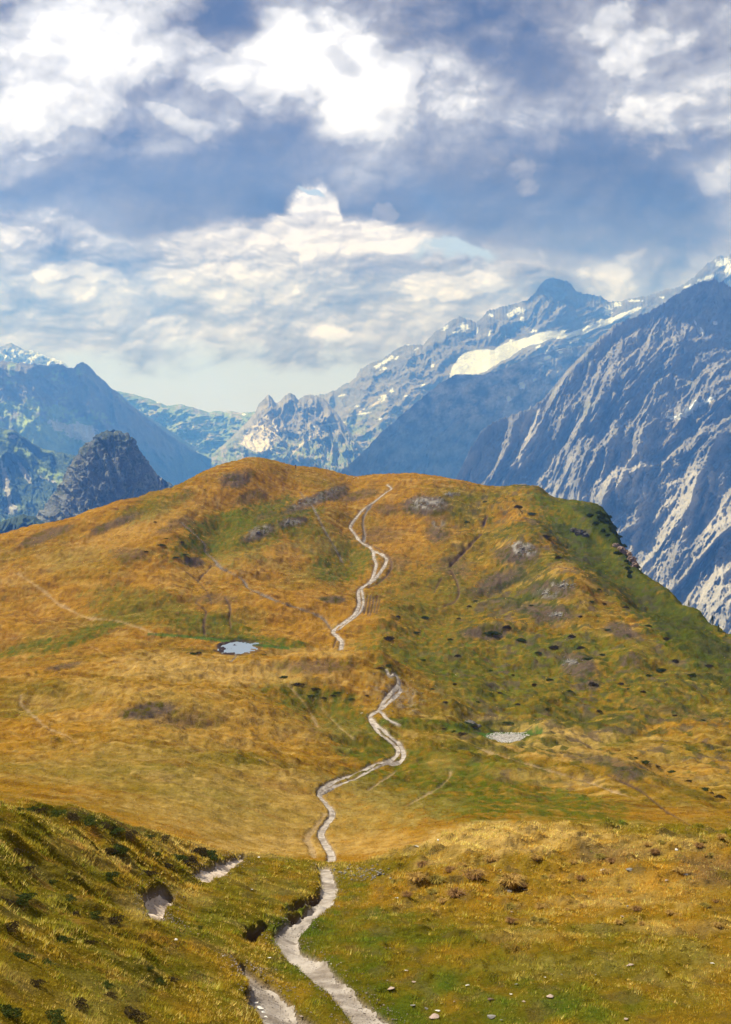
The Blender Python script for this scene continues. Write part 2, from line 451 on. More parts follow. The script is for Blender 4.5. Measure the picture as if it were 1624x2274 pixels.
def eval_layers(px):
    T_, V_ = [], []
    N = len(px)
    # first pass: explicit ones
    ex = {}
    for i, L in enumerate(LAYERS):
        if L[0] not in ('frac', 'back'):
            ex[i] = (poly(px, L[0]), poly(px, L[1]))
    crest_i = max(ex)
    Yc, Rc = ex[crest_i]
    Ym, Rm = ex[12]
    for i, L in enumerate(LAYERS):
        if L[0] == 'frac':
            Y = Ym + L[1] * (Yc - Ym); R = poly(px, L[2])
        elif L[0] == 'back':
            Y = Yc * L[1]; R = Rc + L[2]
        else:
            Y, R = ex[i]
        T_.append(np.log(Y)); V_.append(R)
    T_ = np.array(T_); V_ = np.array(V_)
    for k in range(1, len(T_)):
        T_[k] = np.maximum(T_[k], T_[k - 1] + 0.01)
    return T_, V_
inner = np.arange(-70, 1695, 2.1)
left = -70 - np.cumsum(np.geomspace(3, 110, 46))
right = inner[-1] + np.cumsum(np.geomspace(3, 110, 46))
PXS = np.concatenate([left[::-1], inner, right])
LOGY = np.concatenate([np.linspace(math.log(2.5), math.log(11), 60, endpoint=False), np.linspace(math.log(11), math.log(500), 1500, endpoint=False), np.linspace(math.log(500), math.log(900), 60)])
NR, NC = len(LOGY), len(PXS)
tk, vk = eval_layers(PXS)
# soften the layer polylines a little across the columns (index space)
for k in range(len(vk)):
    vk[k] = gblur(vk[k][None, :], 4.0, 1)[0]; tk[k] = gblur(tk[k][None, :], 4.0, 1)[0]
GV = pchip_cols(tk, vk, np.repeat(LOGY[:, None], NC, 1))
GV = gblur(GV, 3.0, 0)
GY = np.repeat(np.exp(LOGY)[:, None], NC, 1)
GX = (PXS[None, :] - CX) / F * GY
GZ = -(GV - HY) / F * GY

def gidx(px, Y):
    c = np.interp(px, PXS, np.arange(NC)); r = np.interp(np.log(Y), LOGY, np.arange(NR))
    return r, c
def gsample(A, px, Y):
    r, c = gidx(px, Y)
    r0 = np.clip(np.floor(r).astype(int), 0, NR - 2); c0 = np.clip(np.floor(c).astype(int), 0, NC - 2)
    fr = r - r0; fc = c - c0
    return (A[r0, c0] * (1 - fr) + A[r0 + 1, c0] * fr) * (1 - fc) + (A[r0, c0 + 1] * (1 - fr) + A[r0 + 1, c0 + 1] * fr) * fc
def ground_z(x, y):
    y = np.maximum(y, 2.6)
    return gsample(GZ, np.asarray(x) / y * F + CX, np.asarray(y))
def cast(px, py):
    """first ground point seen along a column at a row -> (x, y, z)"""
    c = int(round(float(np.interp(px, PXS, np.arange(NC)))))
    v = HY - GZ[:, c] / GY[:, c] * F
    i = np.argmax(v <= py)
    if v[i] > py:
        i = int(np.argmin(v))
    if i > 0 and v[i - 1] != v[i]:
        f = float(np.clip((py - v[i]) / (v[i - 1] - v[i]), 0, 1))
    else:
        f = 0.0
    Y = math.exp(LOGY[i] * (1 - f) + LOGY[max(i - 1, 0)] * f)
    x = (px - CX) / F * Y
    return x, Y, float(ground_z(x, Y))

# large and small unevenness of the turf
far = sst(GY, 70, 170)
crestfade = 1.0 - 0.65 * sst(GY, 380, 470)
REL = (fbm((GX + GY * 0.35) / 34, (GY - GX * 0.5) / 20, 4, 3) * 2.3 * far * crestfade
       + fbm(GX / 7.5, GY / 9, 4, 5) * (0.12 + 0.9 * far) * crestfade
       + fbm(GX / 2.2, GY / 2.6, 3, 9) * (0.10 + 0.46 * far)
       + fbm(GX / 0.6, GY / 0.7, 3, 13) * 0.05)
# tussocky bank on the near left: steps running down towards the right
GP = (GX / GY) * F + CX
bank = sst(GP, 560, 250) * sst(GY, 15, 24) * (1 - sst(GY, 46, 56))
a_ = GX * 0.80 + GY * 0.60; b_ = -GX * 0.60 + GY * 0.80
hum = ridged(a_ / 3.6, b_ / 1.7, 3, 41)
hum2 = ridged(a_ / 1.3, b_ / 0.8, 3, 43)
REL += bank * ((hum - 0.45) * 0.26 + (hum2 - 0.45) * 0.14 + fbm(GX / 1.5, GY / 1.5, 3, 45) * 0.25)
# hummocks on the near right mound
rm = sst(GP, 780, 900) * sst(GY, 36, 44) * (1 - sst(GY, 62, 70))
REL += rm * (np.maximum(fbm(GX / 1.7, GY / 1.9, 2, 51), 0) * 0.6)
nr = sst(GP, 760, 860) * sst(GY, 22, 28) * (1 - sst(GY, 58, 66))
REL += nr * (np.maximum(fbm(GX / 0.75, GY / 1.1, 3, 53), 0) * 0.30)
ml = sst(GP, 330, 420) * (1 - sst(GP, 700, 740)) * sst(GY, 30, 36) * (1 - sst(GY, 60, 66))
REL += ml * (fbm(GX / 3.0, GY / 1.6, 3, 57) * 0.45)
ROW0 = HY - GZ / GY * F
# swells and hollows of the far hill (column, row, rx, ry, angle, height in metres)
SWELLS = [(1160, 1222, 80, 42, -8, 3.6), (1232, 1308, 70, 34, 6, 3.2), (1080, 1402, 90, 26, 0, 2.2), (1300, 1485, 70, 44, 15, 2.4), (950, 1125, 90, 42, 0, 3.0), (540, 1062, 90, 40, -10, 2.4), (650, 1165, 150, 24, -15, 2.4),
          (478, 1190, 50, 100, 16, -3.0), (765, 1240, 60, 70, 0, -2.4), (620, 1345, 200, 38, 8, 2.2), (300, 1240, 170, 44, -17, 2.6), (150, 1360, 160, 40, 10, -2.2), (330, 1590, 150, 50, 0, 1.4), (870, 1370, 60, 50, 0, 1.6), (1290, 1722, 260, 26, 9, 1.5),
          (1130, 1618, 90, 26, 0, -0.9), (1220, 1618, 160, 22, 6, 1.0), (980, 1690, 110, 20, 8, 0.7), (1395, 1715, 70, 26, 10, 1.0), (250, 1140, 140, 16, -22, 1.8), (420, 1245, 50, 18, 0, 1.2), (740, 1330, 70, 20, 0, 1.4), (1290, 1210, 50, 70, -40, -2.6), (1420, 1330, 60, 40, 35, -1.6),
          (700, 1105, 120, 18, -20, 1.8), (1120, 1300, 120, 20, -22, -2.2), (860, 1450, 60, 26, 0, 0.8), (700, 1545, 160, 30, 30, -1.2), (100, 1490, 200, 20, -10, 1.2), (560, 1240, 150, 24, -12, 1.6), (1200, 1085, 60, 12, 0, 0.8), (1390, 1470, 50, 26, 15, 1.6), (1010, 1215, 50, 24, -30, 1.6)]
for (sx, sy, srx, sry, sa, sh) in SWELLS:
    an = math.radians(sa); dx_ = (GX / GY * F + CX) - sx; dy_ = ROW0 - sy
    ee = ((dx_ * math.cos(an) + dy_ * math.sin(an)) / srx) ** 2 + ((-dx_ * math.sin(an) + dy_ * math.cos(an)) / sry) ** 2
    REL += sh * np.exp(-1.6 * ee) * sst(GY, 95, 120) * (1 - sst(GY, 380, 470) * 0.5)
# the tawny spine above the steep green flank on the right
SPINE = [(1182, 1182), (1227, 1258), (1287, 1305), (1362, 1347), (1412, 1400), (1512, 1425), (1592, 1466), (1700, 1530)]
_px = GX / GY * F + CX
sd_ = np.full(GX.shape, 1e9); side = np.zeros(GX.shape)
for (x1, y1), (x2, y2) in zip(SPINE[:-1], SPINE[1:]):
    vx, vy = x2 - x1, y2 - y1; L_ = math.hypot(vx, vy)
    t_ = np.clip(((_px - x1) * vx + (ROW0 - y1) * vy) / L_ ** 2, 0, 1)
    d_ = np.hypot(_px - x1 - t_ * vx, ROW0 - y1 - t_ * vy)
    s_ = ((_px - x1) * vy - (ROW0 - y1) * vx) / L_
    near_ = d_ < sd_
    side = np.where(near_, s_, side); sd_ = np.where(near_, d_, sd_)
REL += np.where(side > 0, np.exp(-(sd_ / 34) ** 2), np.exp(-(sd_ / 60) ** 2)) * 2.4 * sst(GY, 150, 200) * (1 - sst(GY, 400, 470))
GZ = GZ + REL

# ------------------------------------------------------------------ mountains
ROCK_D = np.array([0.13, 0.125, 0.12]); ROCK_L = np.array([0.30, 0.285, 0.265]); ROCK_P = np.array([0.44, 0.415, 0.385])
SCREE = np.array([0.24, 0.215, 0.175]); ALP = np.array([0.11, 0.15, 0.05]); FOREST = np.array([0.028, 0.048, 0.022]); SNOW = np.array([0.58, 0.63, 0.72])
mat_rock = mat_tinted('mountain_rock', 0.012, 0.30, 0.6, 0.02, 25.0, fine=0.05)
mat_near_rock = mat_tinted('outcrop_rock', 0.03, 0.35, 0.7, 0.08, 8.0, fine=0.2)

def lerp(a, b, t):
    return a + (b - a) * t[..., None]
def ell(px, py, e):
    x, y, rx, ry = e[:4]; an = math.radians(e[4] if len(e) > 4 else 0)
    dx = px - x; dy = py - y
    a = dx * math.cos(an) + dy * math.sin(an); b = -dx * math.sin(an) + dy * math.cos(an)
    return np.clip(1 - (a / rx) ** 2 - (b / ry) ** 2, -3, 1)
def inpoly(px, py, pts):
    r = np.zeros(px.shape, bool)
    n = len(pts)
    for i in range(n):
        x1, y1 = pts[i]; x2, y2 = pts[(i + 1) % n]
        c = ((y1 > py) != (y2 > py)) & (px < (x2 - x1) * (py - y1) / ((y2 - y1) + 1e-9) + x1)
        r ^= c
    return r
def mountain(name, crest, foot, px0, px1, step, rows, color, gully, prof=None, jag=3.0, seed=0, mat=None, back=0.25, holdcrest=0.12, calm=None, lower=0.0):
    """crest/foot: (column, row, distance). gully: list of (wavelength, skew, along, depth, height) displacements."""
    px = np.arange(px0, px1 + step, step)
    Rc = poly(px, crest, 1); Yc = poly(px, crest, 2); Rf = poly(px, foot, 1); Yf = poly(px, foot, 2)
    Yf = np.where(Yf < 0, Yc + Yf, Yf)
    sg = max(2.0, min(26.0, (px1 - px0) / 14.0) / step)
    bl_ = lambda q: gblur(q[None, :], sg, 1)[0]
    DET = -(Rc - bl_(Rc)) / F * Yc
    Rc = bl_(Rc); Yc = bl_(Yc)
    JG = jag * (fbm(px / 14.0, px * 0 + seed, 4, seed + 1, 0.6)) + jag * 0.8 * (ridged(px / 7.0, px * 0 + seed, 3, seed + 2) - 0.5)
    JG = -JG / F * Yc
    zc = -(Rc - HY) / F * Yc; zf = -(Rf - HY) / F * Yf
    nb = max(8, int(rows * 0.14))
    t = np.concatenate([np.linspace(0, 1, rows), 1 + np.linspace(1 / nb, 1, nb) * back])[:, None]
    tt = np.minimum(t, 1.0); tb = np.maximum(t - 1, 0) / max(back, 1e-6)
    pr = prof(tt) if prof else tt
    Y = Yf + (Yc - Yf) * t
    Z = zf + (zc - zf) * pr - tb * (zc - zf) * back * 1.4 - (tb > 0) * 5
    Z = Z + JG[None, :] * np.where(t <= 1, tt ** 9, 1.0) + DET[None, :] * np.where(t <= 1, tt ** 5, 1.0)
    px2 = np.repeat(px[None, :], len(t), 0)
    H = (Rf - Rc)[None, :]
    wgt = sst(1 - tt, 0.0, holdcrest) * sst(tt, -0.01, 0.05)
    if calm is not None:
        wgt = wgt * (1 - calm(px2, HY - Z / Y * F))
    hsum = np.zeros_like(px2)
    for gi, (wl, skew, along, dep, hei) in enumerate(gully):
        a = (px2 + skew * (1 - tt) * H) / wl; b = tt * H / along
        n = ridged(a + 0.9 * fbm(a * 0.6, b * 1.3, 3, seed + gi * 7), b * 1.5 + 0.7 * fbm(a * 0.8, b, 3, seed + gi * 9 + 1), 6, seed + gi * 31 + 5) - 0.5
        Y = Y - n * dep * wgt * (1 + lower * (1 - tt))
        Z = Z + n * hei * wgt
        hsum = hsum + n * (1.0 / (1 + gi))
    X = (px2 - CX) / F * Yc[None, :] * 0 + (px2 - CX) / F * Y
    py = HY - Z / Y * F
    dX = np.gradient(X, axis=1); dZx = np.gradient(Z, axis=1); dYt = np.gradient(Y, axis=0); dZt = np.gradient(Z, axis=0); dYx = np.gradient(Y, axis=1); dXt = np.gradient(X, axis=0)
    nx = dYx * dZt - dZx * dYt; ny = dZx * dXt - dX * dZt; nz = dX * dYt - dYx * dXt
    nn = np.sqrt(nx ** 2 + ny ** 2 + nz ** 2) + 1e-9
    up = nz / nn
    C = color(px2, py, tt, hsum, up, H)
    V = np.stack([X, Y, Z], -1).reshape(-1, 3)
    o = mesh_np(name, V, grid_faces(*px2.shape), mat or mat_rock, C.reshape(-1, 3), smooth=False)
    tag(o, kind='structure')
    return o
def patches(px, py, lst, nz=None, soft=0.35):
    m = np.zeros(px.shape)
    for e in lst:
        v = ell(px, py, e)
        if nz is not None: v = v + nz
        m = np.maximum(m, sst(v, 0.0, soft))
    return m

# --- far range with the glacier (right) and its long shoulder down to the pass
CREST_R = [(640, 900, 11800), (680, 876, 11800), (700, 878, 11800), (730, 872, 11800), (745, 866, 11700), (770, 850, 11600), (790, 839, 11600), (800, 820, 11500), (825, 806, 11500), (850, 797, 11400), (880, 776, 11300), (900, 764, 11300), (940, 765, 11200), (955, 748, 11200), (965, 738, 11200), (985, 727, 11100), (1000, 712, 11000), (1020, 702, 11000), (1032, 706, 11000), (1058, 717, 10900), (1072, 703, 10900), (1087, 688, 10800), (1120, 680, 10800), (1150, 672, 10800), (1170, 666, 10700), (1188, 652, 10700), (1200, 632, 10700), (1212, 619, 10700), (1228, 617, 10700), (1255, 622, 10700), (1268, 630, 10700), (1280, 648, 10700), (1305, 653, 10600), (1335, 657, 10600), (1355, 672, 10600), (1380, 668, 10500), (1415, 660, 10400), (1445, 655, 10300), (1480, 642, 10200), (1500, 640, 10100), (1520, 630, 10000), (1545, 612, 9900), (1565, 590, 9900), (1585, 574, 9800), (1600, 566, 9800), (1612, 572, 9800), (1624, 562, 9800), (1660, 540, 9700), (1700, 545, 9600)]
GLACIER = [(997, 842), (1004, 815), (1016, 798), (1030, 784), (1060, 776), (1095, 777), (1110, 768), (1140, 757), (1175, 748), (1200, 738), (1235, 734), (1262, 740), (1300, 726), (1340, 712), (1380, 697), (1426, 678), (1422, 688), (1390, 703), (1350, 722), (1300, 740), (1262, 752), (1228, 752), (1190, 765), (1160, 772), (1135, 792), (1105, 808), (1080, 824), (1062, 832), (1040, 831), (1022, 832)]
SNOW_R = [(1030, 727, 14, 13), (1012, 738, 8, 4), (1150, 690, 22, 10, -10), (1135, 700, 14, 9, -30), (1160, 710, 6, 10), (1185, 735, 10, 4), (1220, 737, 9, 4), (1250, 735, 9, 5), (1350, 690, 12, 16), (1370, 676, 14, 8, -20), (1335, 715, 14, 10), (1470, 660, 10, 3), (1410, 668, 20, 3),
          (990, 728, 12, 5, -30), (860, 800, 26, 5, -32), (840, 812, 13, 5, -30), (852, 818, 10, 5, -20), (905, 765, 8, 3), (760, 878, 14, 2.5, -15), (730, 898, 18, 3, -15), (795, 902, 9, 3.2), (820, 905, 12, 4, -30), (850, 885, 14, 8, -30), (810, 918, 26, 2.4, -8), (745, 940, 26, 2.6, -8), (690, 965, 16, 3, -25), (870, 868, 7, 6), (845, 930, 6, 3, -40), (905, 880, 8, 3), (940, 857, 9, 4, -20), (960, 812, 6, 4), (880, 795, 12, 3, -30), (925, 775, 10, 2, -30),
          (1135, 760, 6, 14, 20), (1195, 770, 10, 3, -20), (1215, 780, 7, 4), (1235, 772, 9, 5), (1260, 770, 12, 4), (1282, 760, 7, 3), (1220, 800, 12, 6, -20), (1205, 808, 8, 3), (1230, 745, 5, 10, 20), (1275, 755, 18, 5, -20),
          (1605, 583, 22, 13, -15), (1620, 600, 14, 18), (1570, 617, 34, 5, -22), (1622, 630, 8, 14), (1525, 636, 14, 3, -20), (1090, 700, 8, 4), (1060, 735, 3, 12, 10), (1088, 740, 3, 10, 20), (1185, 700, 3, 9, 20)]
STREAMS = [[(715, 948), (708, 960), (690, 972), (668, 990), (652, 1006), (645, 1022)], [(800, 915), (820, 905), (845, 890)]]
def seg_mask(px, py, pts, w):
    d = np.full(px.shape, 1e9)
    for (x1, y1), (x2, y2) in zip(pts[:-1], pts[1:]):
        vx, vy = x2 - x1, y2 - y1; L = vx * vx + vy * vy + 1e-9
        t = np.clip(((px - x1) * vx + (py - y1) * vy) / L, 0, 1)
        d = np.minimum(d, np.hypot(px - x1 - t * vx, py - y1 - t * vy))
    return sst(w - d, -0.5, 0.8)
def col_far(px, py, t, h, up, H):
    n = fbm(px / 22, py / 16, 5, 90); n2 = fbm(px / 5, py / 4, 4, 91)
    c = lerp(ROCK_D * 0.9, ROCK_L * 0.6, np.clip(0.45 + 0.9 * n + 0.4 * h, 0, 1))
    low = sst(py + 30 * n, 880, 985)
    g = lerp(SCREE, ALP * 1.3, sst(n + n2 * 0.6, -0.25, 0.25))
    leftside = sst(px, 1000, 900)
    c = c + (g - c) * (low * leftside)[..., None]
    c = c + (SCREE * 0.9 - c) * (sst(n2 + h, 0.0, 0.4) * leftside * 0.7 * sst(py, 780, 860))[..., None]
    sp = patches(px, py, SNOW_R, n2 * 1.3 - 0.4, 0.25)
    gl = inpoly(px + n2 * 3, py + n * 3, GLACIER)
    c = c + (SNOW * (0.97 + 0.06 * n2[..., None]) - c) * np.maximum(sp, gl)[..., None]
    for s in STREAMS:
        c = c + (ROCK_P * 1.1 - c) * seg_mask(px + n2 * 6, py, s, 2.6)[..., None]
    return c
FOOT_R = [(330, 1080, -2300), (760, 1090, -2300), (1100, 1120, -1700), (1900, 1120, -1700)]
mountain('snowy_range', CREST_R, FOOT_R, 640, 1700, 1.7, 330, col_far,
         [(150, 0.7, 160, 180, 60), (46, 0.5, 46, 44, 20), (15, 0.3, 15, 15, 8), (5, 0.1, 5, 6, 4)],
         prof=lambda t: 0.25 * t + 0.75 * t ** 1.5, jag=5, seed=3, holdcrest=0.10, calm=lambda a, b: 0.97 * np.clip(2.2 * gblur(gblur(inpoly(a, b, GLACIER).astype(float), 7, 0), 7, 1), 0, 1))

# --- head of the valley with the pass, and the pyramid peaks
CREST_P = [(230, 880, 12000), (262, 868, 12000), (300, 876, 12000), (340, 888, 12000), (372, 901, 12000), (400, 897, 12000), (430, 905, 12000), (466, 916, 12200), (480, 912, 12400), (500, 914, 12400), (515, 912, 12400), (530, 917, 12300), (560, 915, 12000), (600, 908, 12600), (700, 890, 12400), (800, 900, 12400)]
SNOW_P = [(352, 893, 5, 2), (465, 945, 5, 2), (542, 920, 5, 2), (410, 960, 4, 2)]
def col_pass(px, py, t, h, up, H):
    n = fbm(px / 30, py / 12, 5, 95); n2 = fbm(px / 7, py / 3.5, 4, 96)
    c = lerp(ALP * 1.35, SCREE, sst(n + 0.6 * n2 + 0.4 * h, -0.05, 0.35))
    c = c + (ROCK_L - c) * (sst(n2 + h * 0.6, 0.18, 0.5) * 0.8)[..., None]
    c = c + (FOREST * 2.2 - c) * (sst(fbm(px / 25, py / 6, 4, 97), 0.05, 0.35) * 0.6)[..., None]
    c = c + (SNOW - c) * patches(px, py, SNOW_P, n2 * 0.6)[..., None]
    return c
mountain('valley_head', CREST_P, [(230, 1090, 9000), (800, 1085, 9000)], 230, 800, 1.8, 260, col_pass,
         [(120, 0.6, 90, 420, 40), (40, 0.4, 30, 150, 26), (13, 0.2, 14, 60, 12), (5, 0, 6, 22, 5)], prof=lambda t: 0.45 * t + 0.55 * t ** 2.2, jag=2, seed=13)
CREST_Y = [(470, 1010, 9400), (510, 975, 9500), (548, 938, 9600), (568, 915, 9700), (574, 898, 9700), (588, 884, 9700), (597, 875, 9700), (604, 882, 9700), (612, 895, 9700), (620, 893, 9800), (632, 880, 9800), (645, 871, 9800), (655, 878, 9900), (662, 888, 9900), (676, 878, 9900), (690, 876, 10000), (720, 884, 10000), (750, 920, 9800), (800, 990, 9400), (840, 1060, 9000)]
def col_pyr(px, py, t, h, up, H):
    n = fbm(px / 14, py / 18, 5, 98); n2 = fbm(px / 5, py / 7, 4, 99)
    c = lerp(ROCK_D * 1.1, ROCK_L * 0.9, np.clip(0.4 + n + 0.4 * h, 0, 1))
    slab = inpoly(px + n2 * 8, py + n * 8, [(605, 915), (616, 930), (620, 960), (606, 990), (590, 1012), (560, 1000), (530, 985), (545, 962), (575, 935)])
    st = 0.8 + 0.5 * ridged((px - py * 0.6) / 8, py / 60, 3, 77)
    c = np.where(slab[..., None], ROCK_P * st[..., None], c)
    low = sst(py + 16 * n, 940, 1010)
    g = lerp(ALP * 1.3, SCREE, sst(n2 + n, 0.0, 0.3))
    c = c + (g - c) * (low * (~slab) * 0.85)[..., None]
    c = c + (ROCK_P - c) * seg_mask(px + n2 * 6, py, [(716, 944), (700, 965), (668, 988), (652, 1004), (643, 1030)], 2.4)[..., None]
    c = c + (SNOW - c) * patches(px, py, [(730, 942, 22, 2.2, -8), (697, 948, 5, 2)], n2 * 0.7)[..., None]
    return c
mountain('pyramid_peaks', CREST_Y, [(470, 1085, 7600), (840, 1085, 7600)], 470, 840, 1.5, 240, col_pyr,
         [(44, -0.5, 80, 220, 34), (14, -0.3, 36, 60, 16), (5, 0, 12, 18, 6)], prof=lambda t: 0.4 * t + 0.6 * t ** 1.9, jag=2.5, seed=23)

# --- long spur that falls towards the left, its flank away from the sun
CREST_S = [(700, 1095, 5200), (760, 1045, 5600), (800, 1008, 6000), (850, 958, 6500), (900, 914, 7000), (950, 872, 7500), (975, 852, 7700), (1000, 838, 7900), (1012, 830, 8000), (1040, 832, 8200), (1070, 832, 8400), (1100, 824, 8600), (1130, 814, 8800), (1160, 800, 9000), (1200, 786, 9200), (1240, 776, 9300), (1300, 768, 9400), (1420, 740, 9400), (1500, 700, 9400), (1600, 690, 9400)]
SNOW_S = [(1160, 856, 9, 10, 10), (1130, 885, 6, 8), (1188, 843, 7, 3, -40), (1255, 770, 8, 4), (1225, 772, 8, 4), (1215, 795, 10, 5, -20), (1200, 806, 8, 3), (1245, 782, 5, 3)]
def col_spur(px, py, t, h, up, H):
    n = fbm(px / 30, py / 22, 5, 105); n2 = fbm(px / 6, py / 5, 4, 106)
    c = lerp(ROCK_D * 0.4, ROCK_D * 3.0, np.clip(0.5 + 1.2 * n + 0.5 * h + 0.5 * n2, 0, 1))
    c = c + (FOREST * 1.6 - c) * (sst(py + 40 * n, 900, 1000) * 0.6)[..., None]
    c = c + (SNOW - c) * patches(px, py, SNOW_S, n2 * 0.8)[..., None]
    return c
mountain('shaded_spur', CREST_S, [(700, 1180, -150), (860, 1180, -420), (1000, 1180, -700), (1300, 1180, -1000), (1600, 1180, -1200)], 700, 1600, 1.9, 300, col_spur,
         [(110, 0.5, 260, 110, 30), (36, 0.4, 90, 46, 18), (12, 0.3, 34, 20, 9), (5, 0.1, 12, 8, 4)], prof=lambda t: t, jag=5, seed=33)

# --- the great wall on the right
CREST_W = [(960, 1130, 5000), (1000, 1085, 5050), (1018, 1052, 5100), (1040, 1005, 5150), (1070, 955, 5200), (1100, 935, 5250), (1130, 925, 5300), (1165, 912, 5350), (1200, 892, 5400), (1222, 868, 5450), (1262, 818, 5550), (1290, 790, 5600), (1314, 766, 5650), (1340, 742, 5700), (1368, 718, 5750), (1400, 706, 5800), (1436, 695, 5900), (1465, 678, 6000), (1503, 652, 6100), (1535, 634, 6200), (1560, 625, 6200), (1582, 620, 6200), (1592, 622, 6200), (1600, 628, 6200), (1606, 622, 6200), (1618, 638, 6250), (1640, 640, 6300), (1700, 600, 6300), (1900, 520, 6300), (2100, 480, 6300)]
SNOW_W = [(1588, 717, 7, 5), (1560, 735, 3, 10, -30), (1545, 718, 2, 8, -20), (1480, 707, 3, 3)]
COULOIR = [(1478, 928), (1492, 922), (1505, 926), (1520, 912), (1530, 905), (1545, 890), (1560, 893), (1592, 875), (1590, 882), (1565, 898), (1550, 905), (1540, 915), (1520, 928), (1505, 932)]
def col_wall(px, py, t, h, up, H):
    q = px * 0.80 + py * 0.60; r = -px * 0.60 + py * 0.80
    n = fbm(px / 40, py / 40, 5, 115); n2 = fbm(px / 6, py / 7, 4, 116)
    st = ridged((px * 0.85 + py * 0.45) / 26, (py * 0.9 - px * 0.4) / 110, 5, 117)
    low = sst(py + 0.55 * (px - 1300) * 0 + 60 * n, 930, 1220) * sst(px, 1000, 1080)  # lower rock paler: its own pale stone plus sunlight put into the colour
    k = np.clip(0.15 + 0.65 * low + 0.9 * (st - 0.5) + 0.6 * n + 0.35 * n2, 0, 1)
    c = lerp(ROCK_D * 1.1, ROCK_L * 0.85, k)
    c = c + (ROCK_P * 0.54 - c) * (sst(st + 0.8 * n + 0.35 * n2, 0.42, 0.75) * (0.2 + 0.8 * low))[..., None]
    c = c + (ALP * 0.7 - c) * (sst(n + 0.4 * n2, 0.15, 0.5) * 0.35 * sst(py, 1000, 900))[..., None]
    pale = patches(px, py, [(1175, 960, 22, 55, 20), (1060, 1030, 30, 50, 30), (1150, 1020, 20, 40, 30), (1500, 1150, 60, 120, 25), (1390, 1070, 50, 60, 30), (1590, 1230, 50, 150, 10), (1440, 1280, 60, 60, 0)], n * 1.2 + 0.3 * n2)
    c = c + (ROCK_P * 0.75 - c) * (pale * 0.6)[..., None]
    dk = patches(px, py, [(1430, 1200, 16, 70, 20), (1490, 1240, 16, 60, 20), (1540, 1200, 14, 80, 25)], n + 0.5 * n2)
    c = c + (ROCK_D - c) * (dk * 0.7)[..., None]
    c = c + (SNOW - c) * patches(px, py, SNOW_W, n2 * 0.5)[..., None]
    cl = inpoly(px + n2 * 7, py + n2 * 5, COULOIR)
    c = np.where(cl[..., None], SNOW, c)
    fan = inpoly(px + n * 10, py + n2 * 5, [(1450, 960), (1490, 930), (1545, 915), (1592, 882), (1560, 925), (1520, 965), (1470, 1010), (1440, 1010)])
    c = np.where(fan[..., None] & ~cl[..., None], SCREE * 0.75, c)
    return c
mountain('rock_wall', CREST_W, [(960, 1560, -420), (1100, 1570, -900), (1300, 1580, -2500), (1700, 1640, -3800), (2100, 1640, -4000)], 960, 2100, 1.7, 620, col_wall,
         [(210, 0.75, 520, 200, 40), (70, 0.65, 170, 46, 18), (24, 0.5, 55, 16, 9), (8, 0.3, 16, 9, 6), (3.6, 0.2, 7, 5, 3)], prof=lambda t: 0.66 * t + 0.34 * t ** 2, jag=7, seed=43, holdcrest=0.05, lower=1.8)

# --- left side: snow peak, shaded mountain, wooded slopes
CREST_A = [(-500, 820, 12600), (-200, 800, 12600), (-60, 780, 12600), (0, 769, 12600), (14, 764, 12600), (26, 761, 12600), (42, 769, 12600), (58, 779, 12600), (72, 778, 12600), (90, 785, 12600), (104, 792, 12600), (124, 797, 12600), (140, 803, 12600), (155, 816, 12600), (200, 860, 12600), (260, 930, 12600)]
def col_a(px, py, t, h, up, H):
    n = fbm(px / 16, py / 7, 4, 125); n2 = fbm(px / 5, py / 4, 4, 126)
    c = lerp(ROCK_D, ROCK_L * 0.7, np.clip(0.5 + n, 0, 1))
    s = sst(n + 0.7 * n2 + h * 0.5 + sst(py, 775, 797) * 0.35, 0.02, 0.16) * sst(py, 771, 778)
    return c + (SNOW - c) * s[..., None]
mountain('snow_peak', CREST_A, [(-500, 1000, 11000), (260, 1000, 11000)], -500, 260, 2.0, 120, col_a,
         [(40, 0.2, 60, 300, 60), (13, 0.2, 30, 90, 30)], jag=3, seed=53)
CREST_B = [(-700, 860, 6900), (-300, 815, 7300), (-100, 800, 7500), (0, 801, 7600), (60, 806, 7700), (100, 810, 7750), (130, 807, 7800), (150, 815, 7850), (163, 818, 7900), (172, 808, 7900), (182, 803, 7900), (193, 808, 7950), (212, 827, 8050), (250, 862, 8250), (290, 900, 8500), (340, 938, 8800), (390, 974, 9100), (430, 1000, 9300), (470, 1020, 9500), (500, 1040, 9700), (560, 1090, 10000)]
def col_b(px, py, t, h, up, H):
    n = fbm(px / 50, py / 34, 5, 135); n2 = fbm(px / 8, py / 7, 4, 136)
    c = lerp(ROCK_D * 1.1, SCREE * 0.8, np.clip(0.4 + n + 0.5 * h, 0, 1))
    g = sst(n + 0.4 * n2 + 0.8 * sst(py, 860, 960) * sst(px, 260, 150), 0.25, 0.6)  # green and pale rock low down, brightened to put sunlight into the colour
    c = c + (ALP * 2.2 - c) * (g * 0.9)[..., None]
    c = c + (ROCK_P * 1.3 - c) * (patches(px, py, [(180, 960, 45, 20, 10), (230, 985, 40, 14, 15), (130, 945, 26, 12, 20)], n2 * 1.2 + n) * 0.8)[..., None]
    c = c + (FOREST * 1.6 - c) * (sst(py + 50 * n, 960, 1030) * 0.7)[..., None]
    return c
mountain('shaded_mountain', CREST_B, [(-700, 1300, -1500), (0, 1240, -1100), (250, 1200, -820), (560, 1180, -420)], -700, 560, 2.1, 340, col_b,
         [(170, -0.6, 420, 170, 40), (56, -0.45, 150, 60, 24), (18, -0.3, 60, 22, 10)], jag=4, seed=63, holdcrest=0.06)
CREST_D = [(150, 850, 9700), (250, 868, 9900), (262, 870, 10000), (300, 905, 10200), (360, 945, 10500), (420, 985, 10800), (470, 1005, 11000), (520, 1025, 11200), (600, 1080, 11400)]
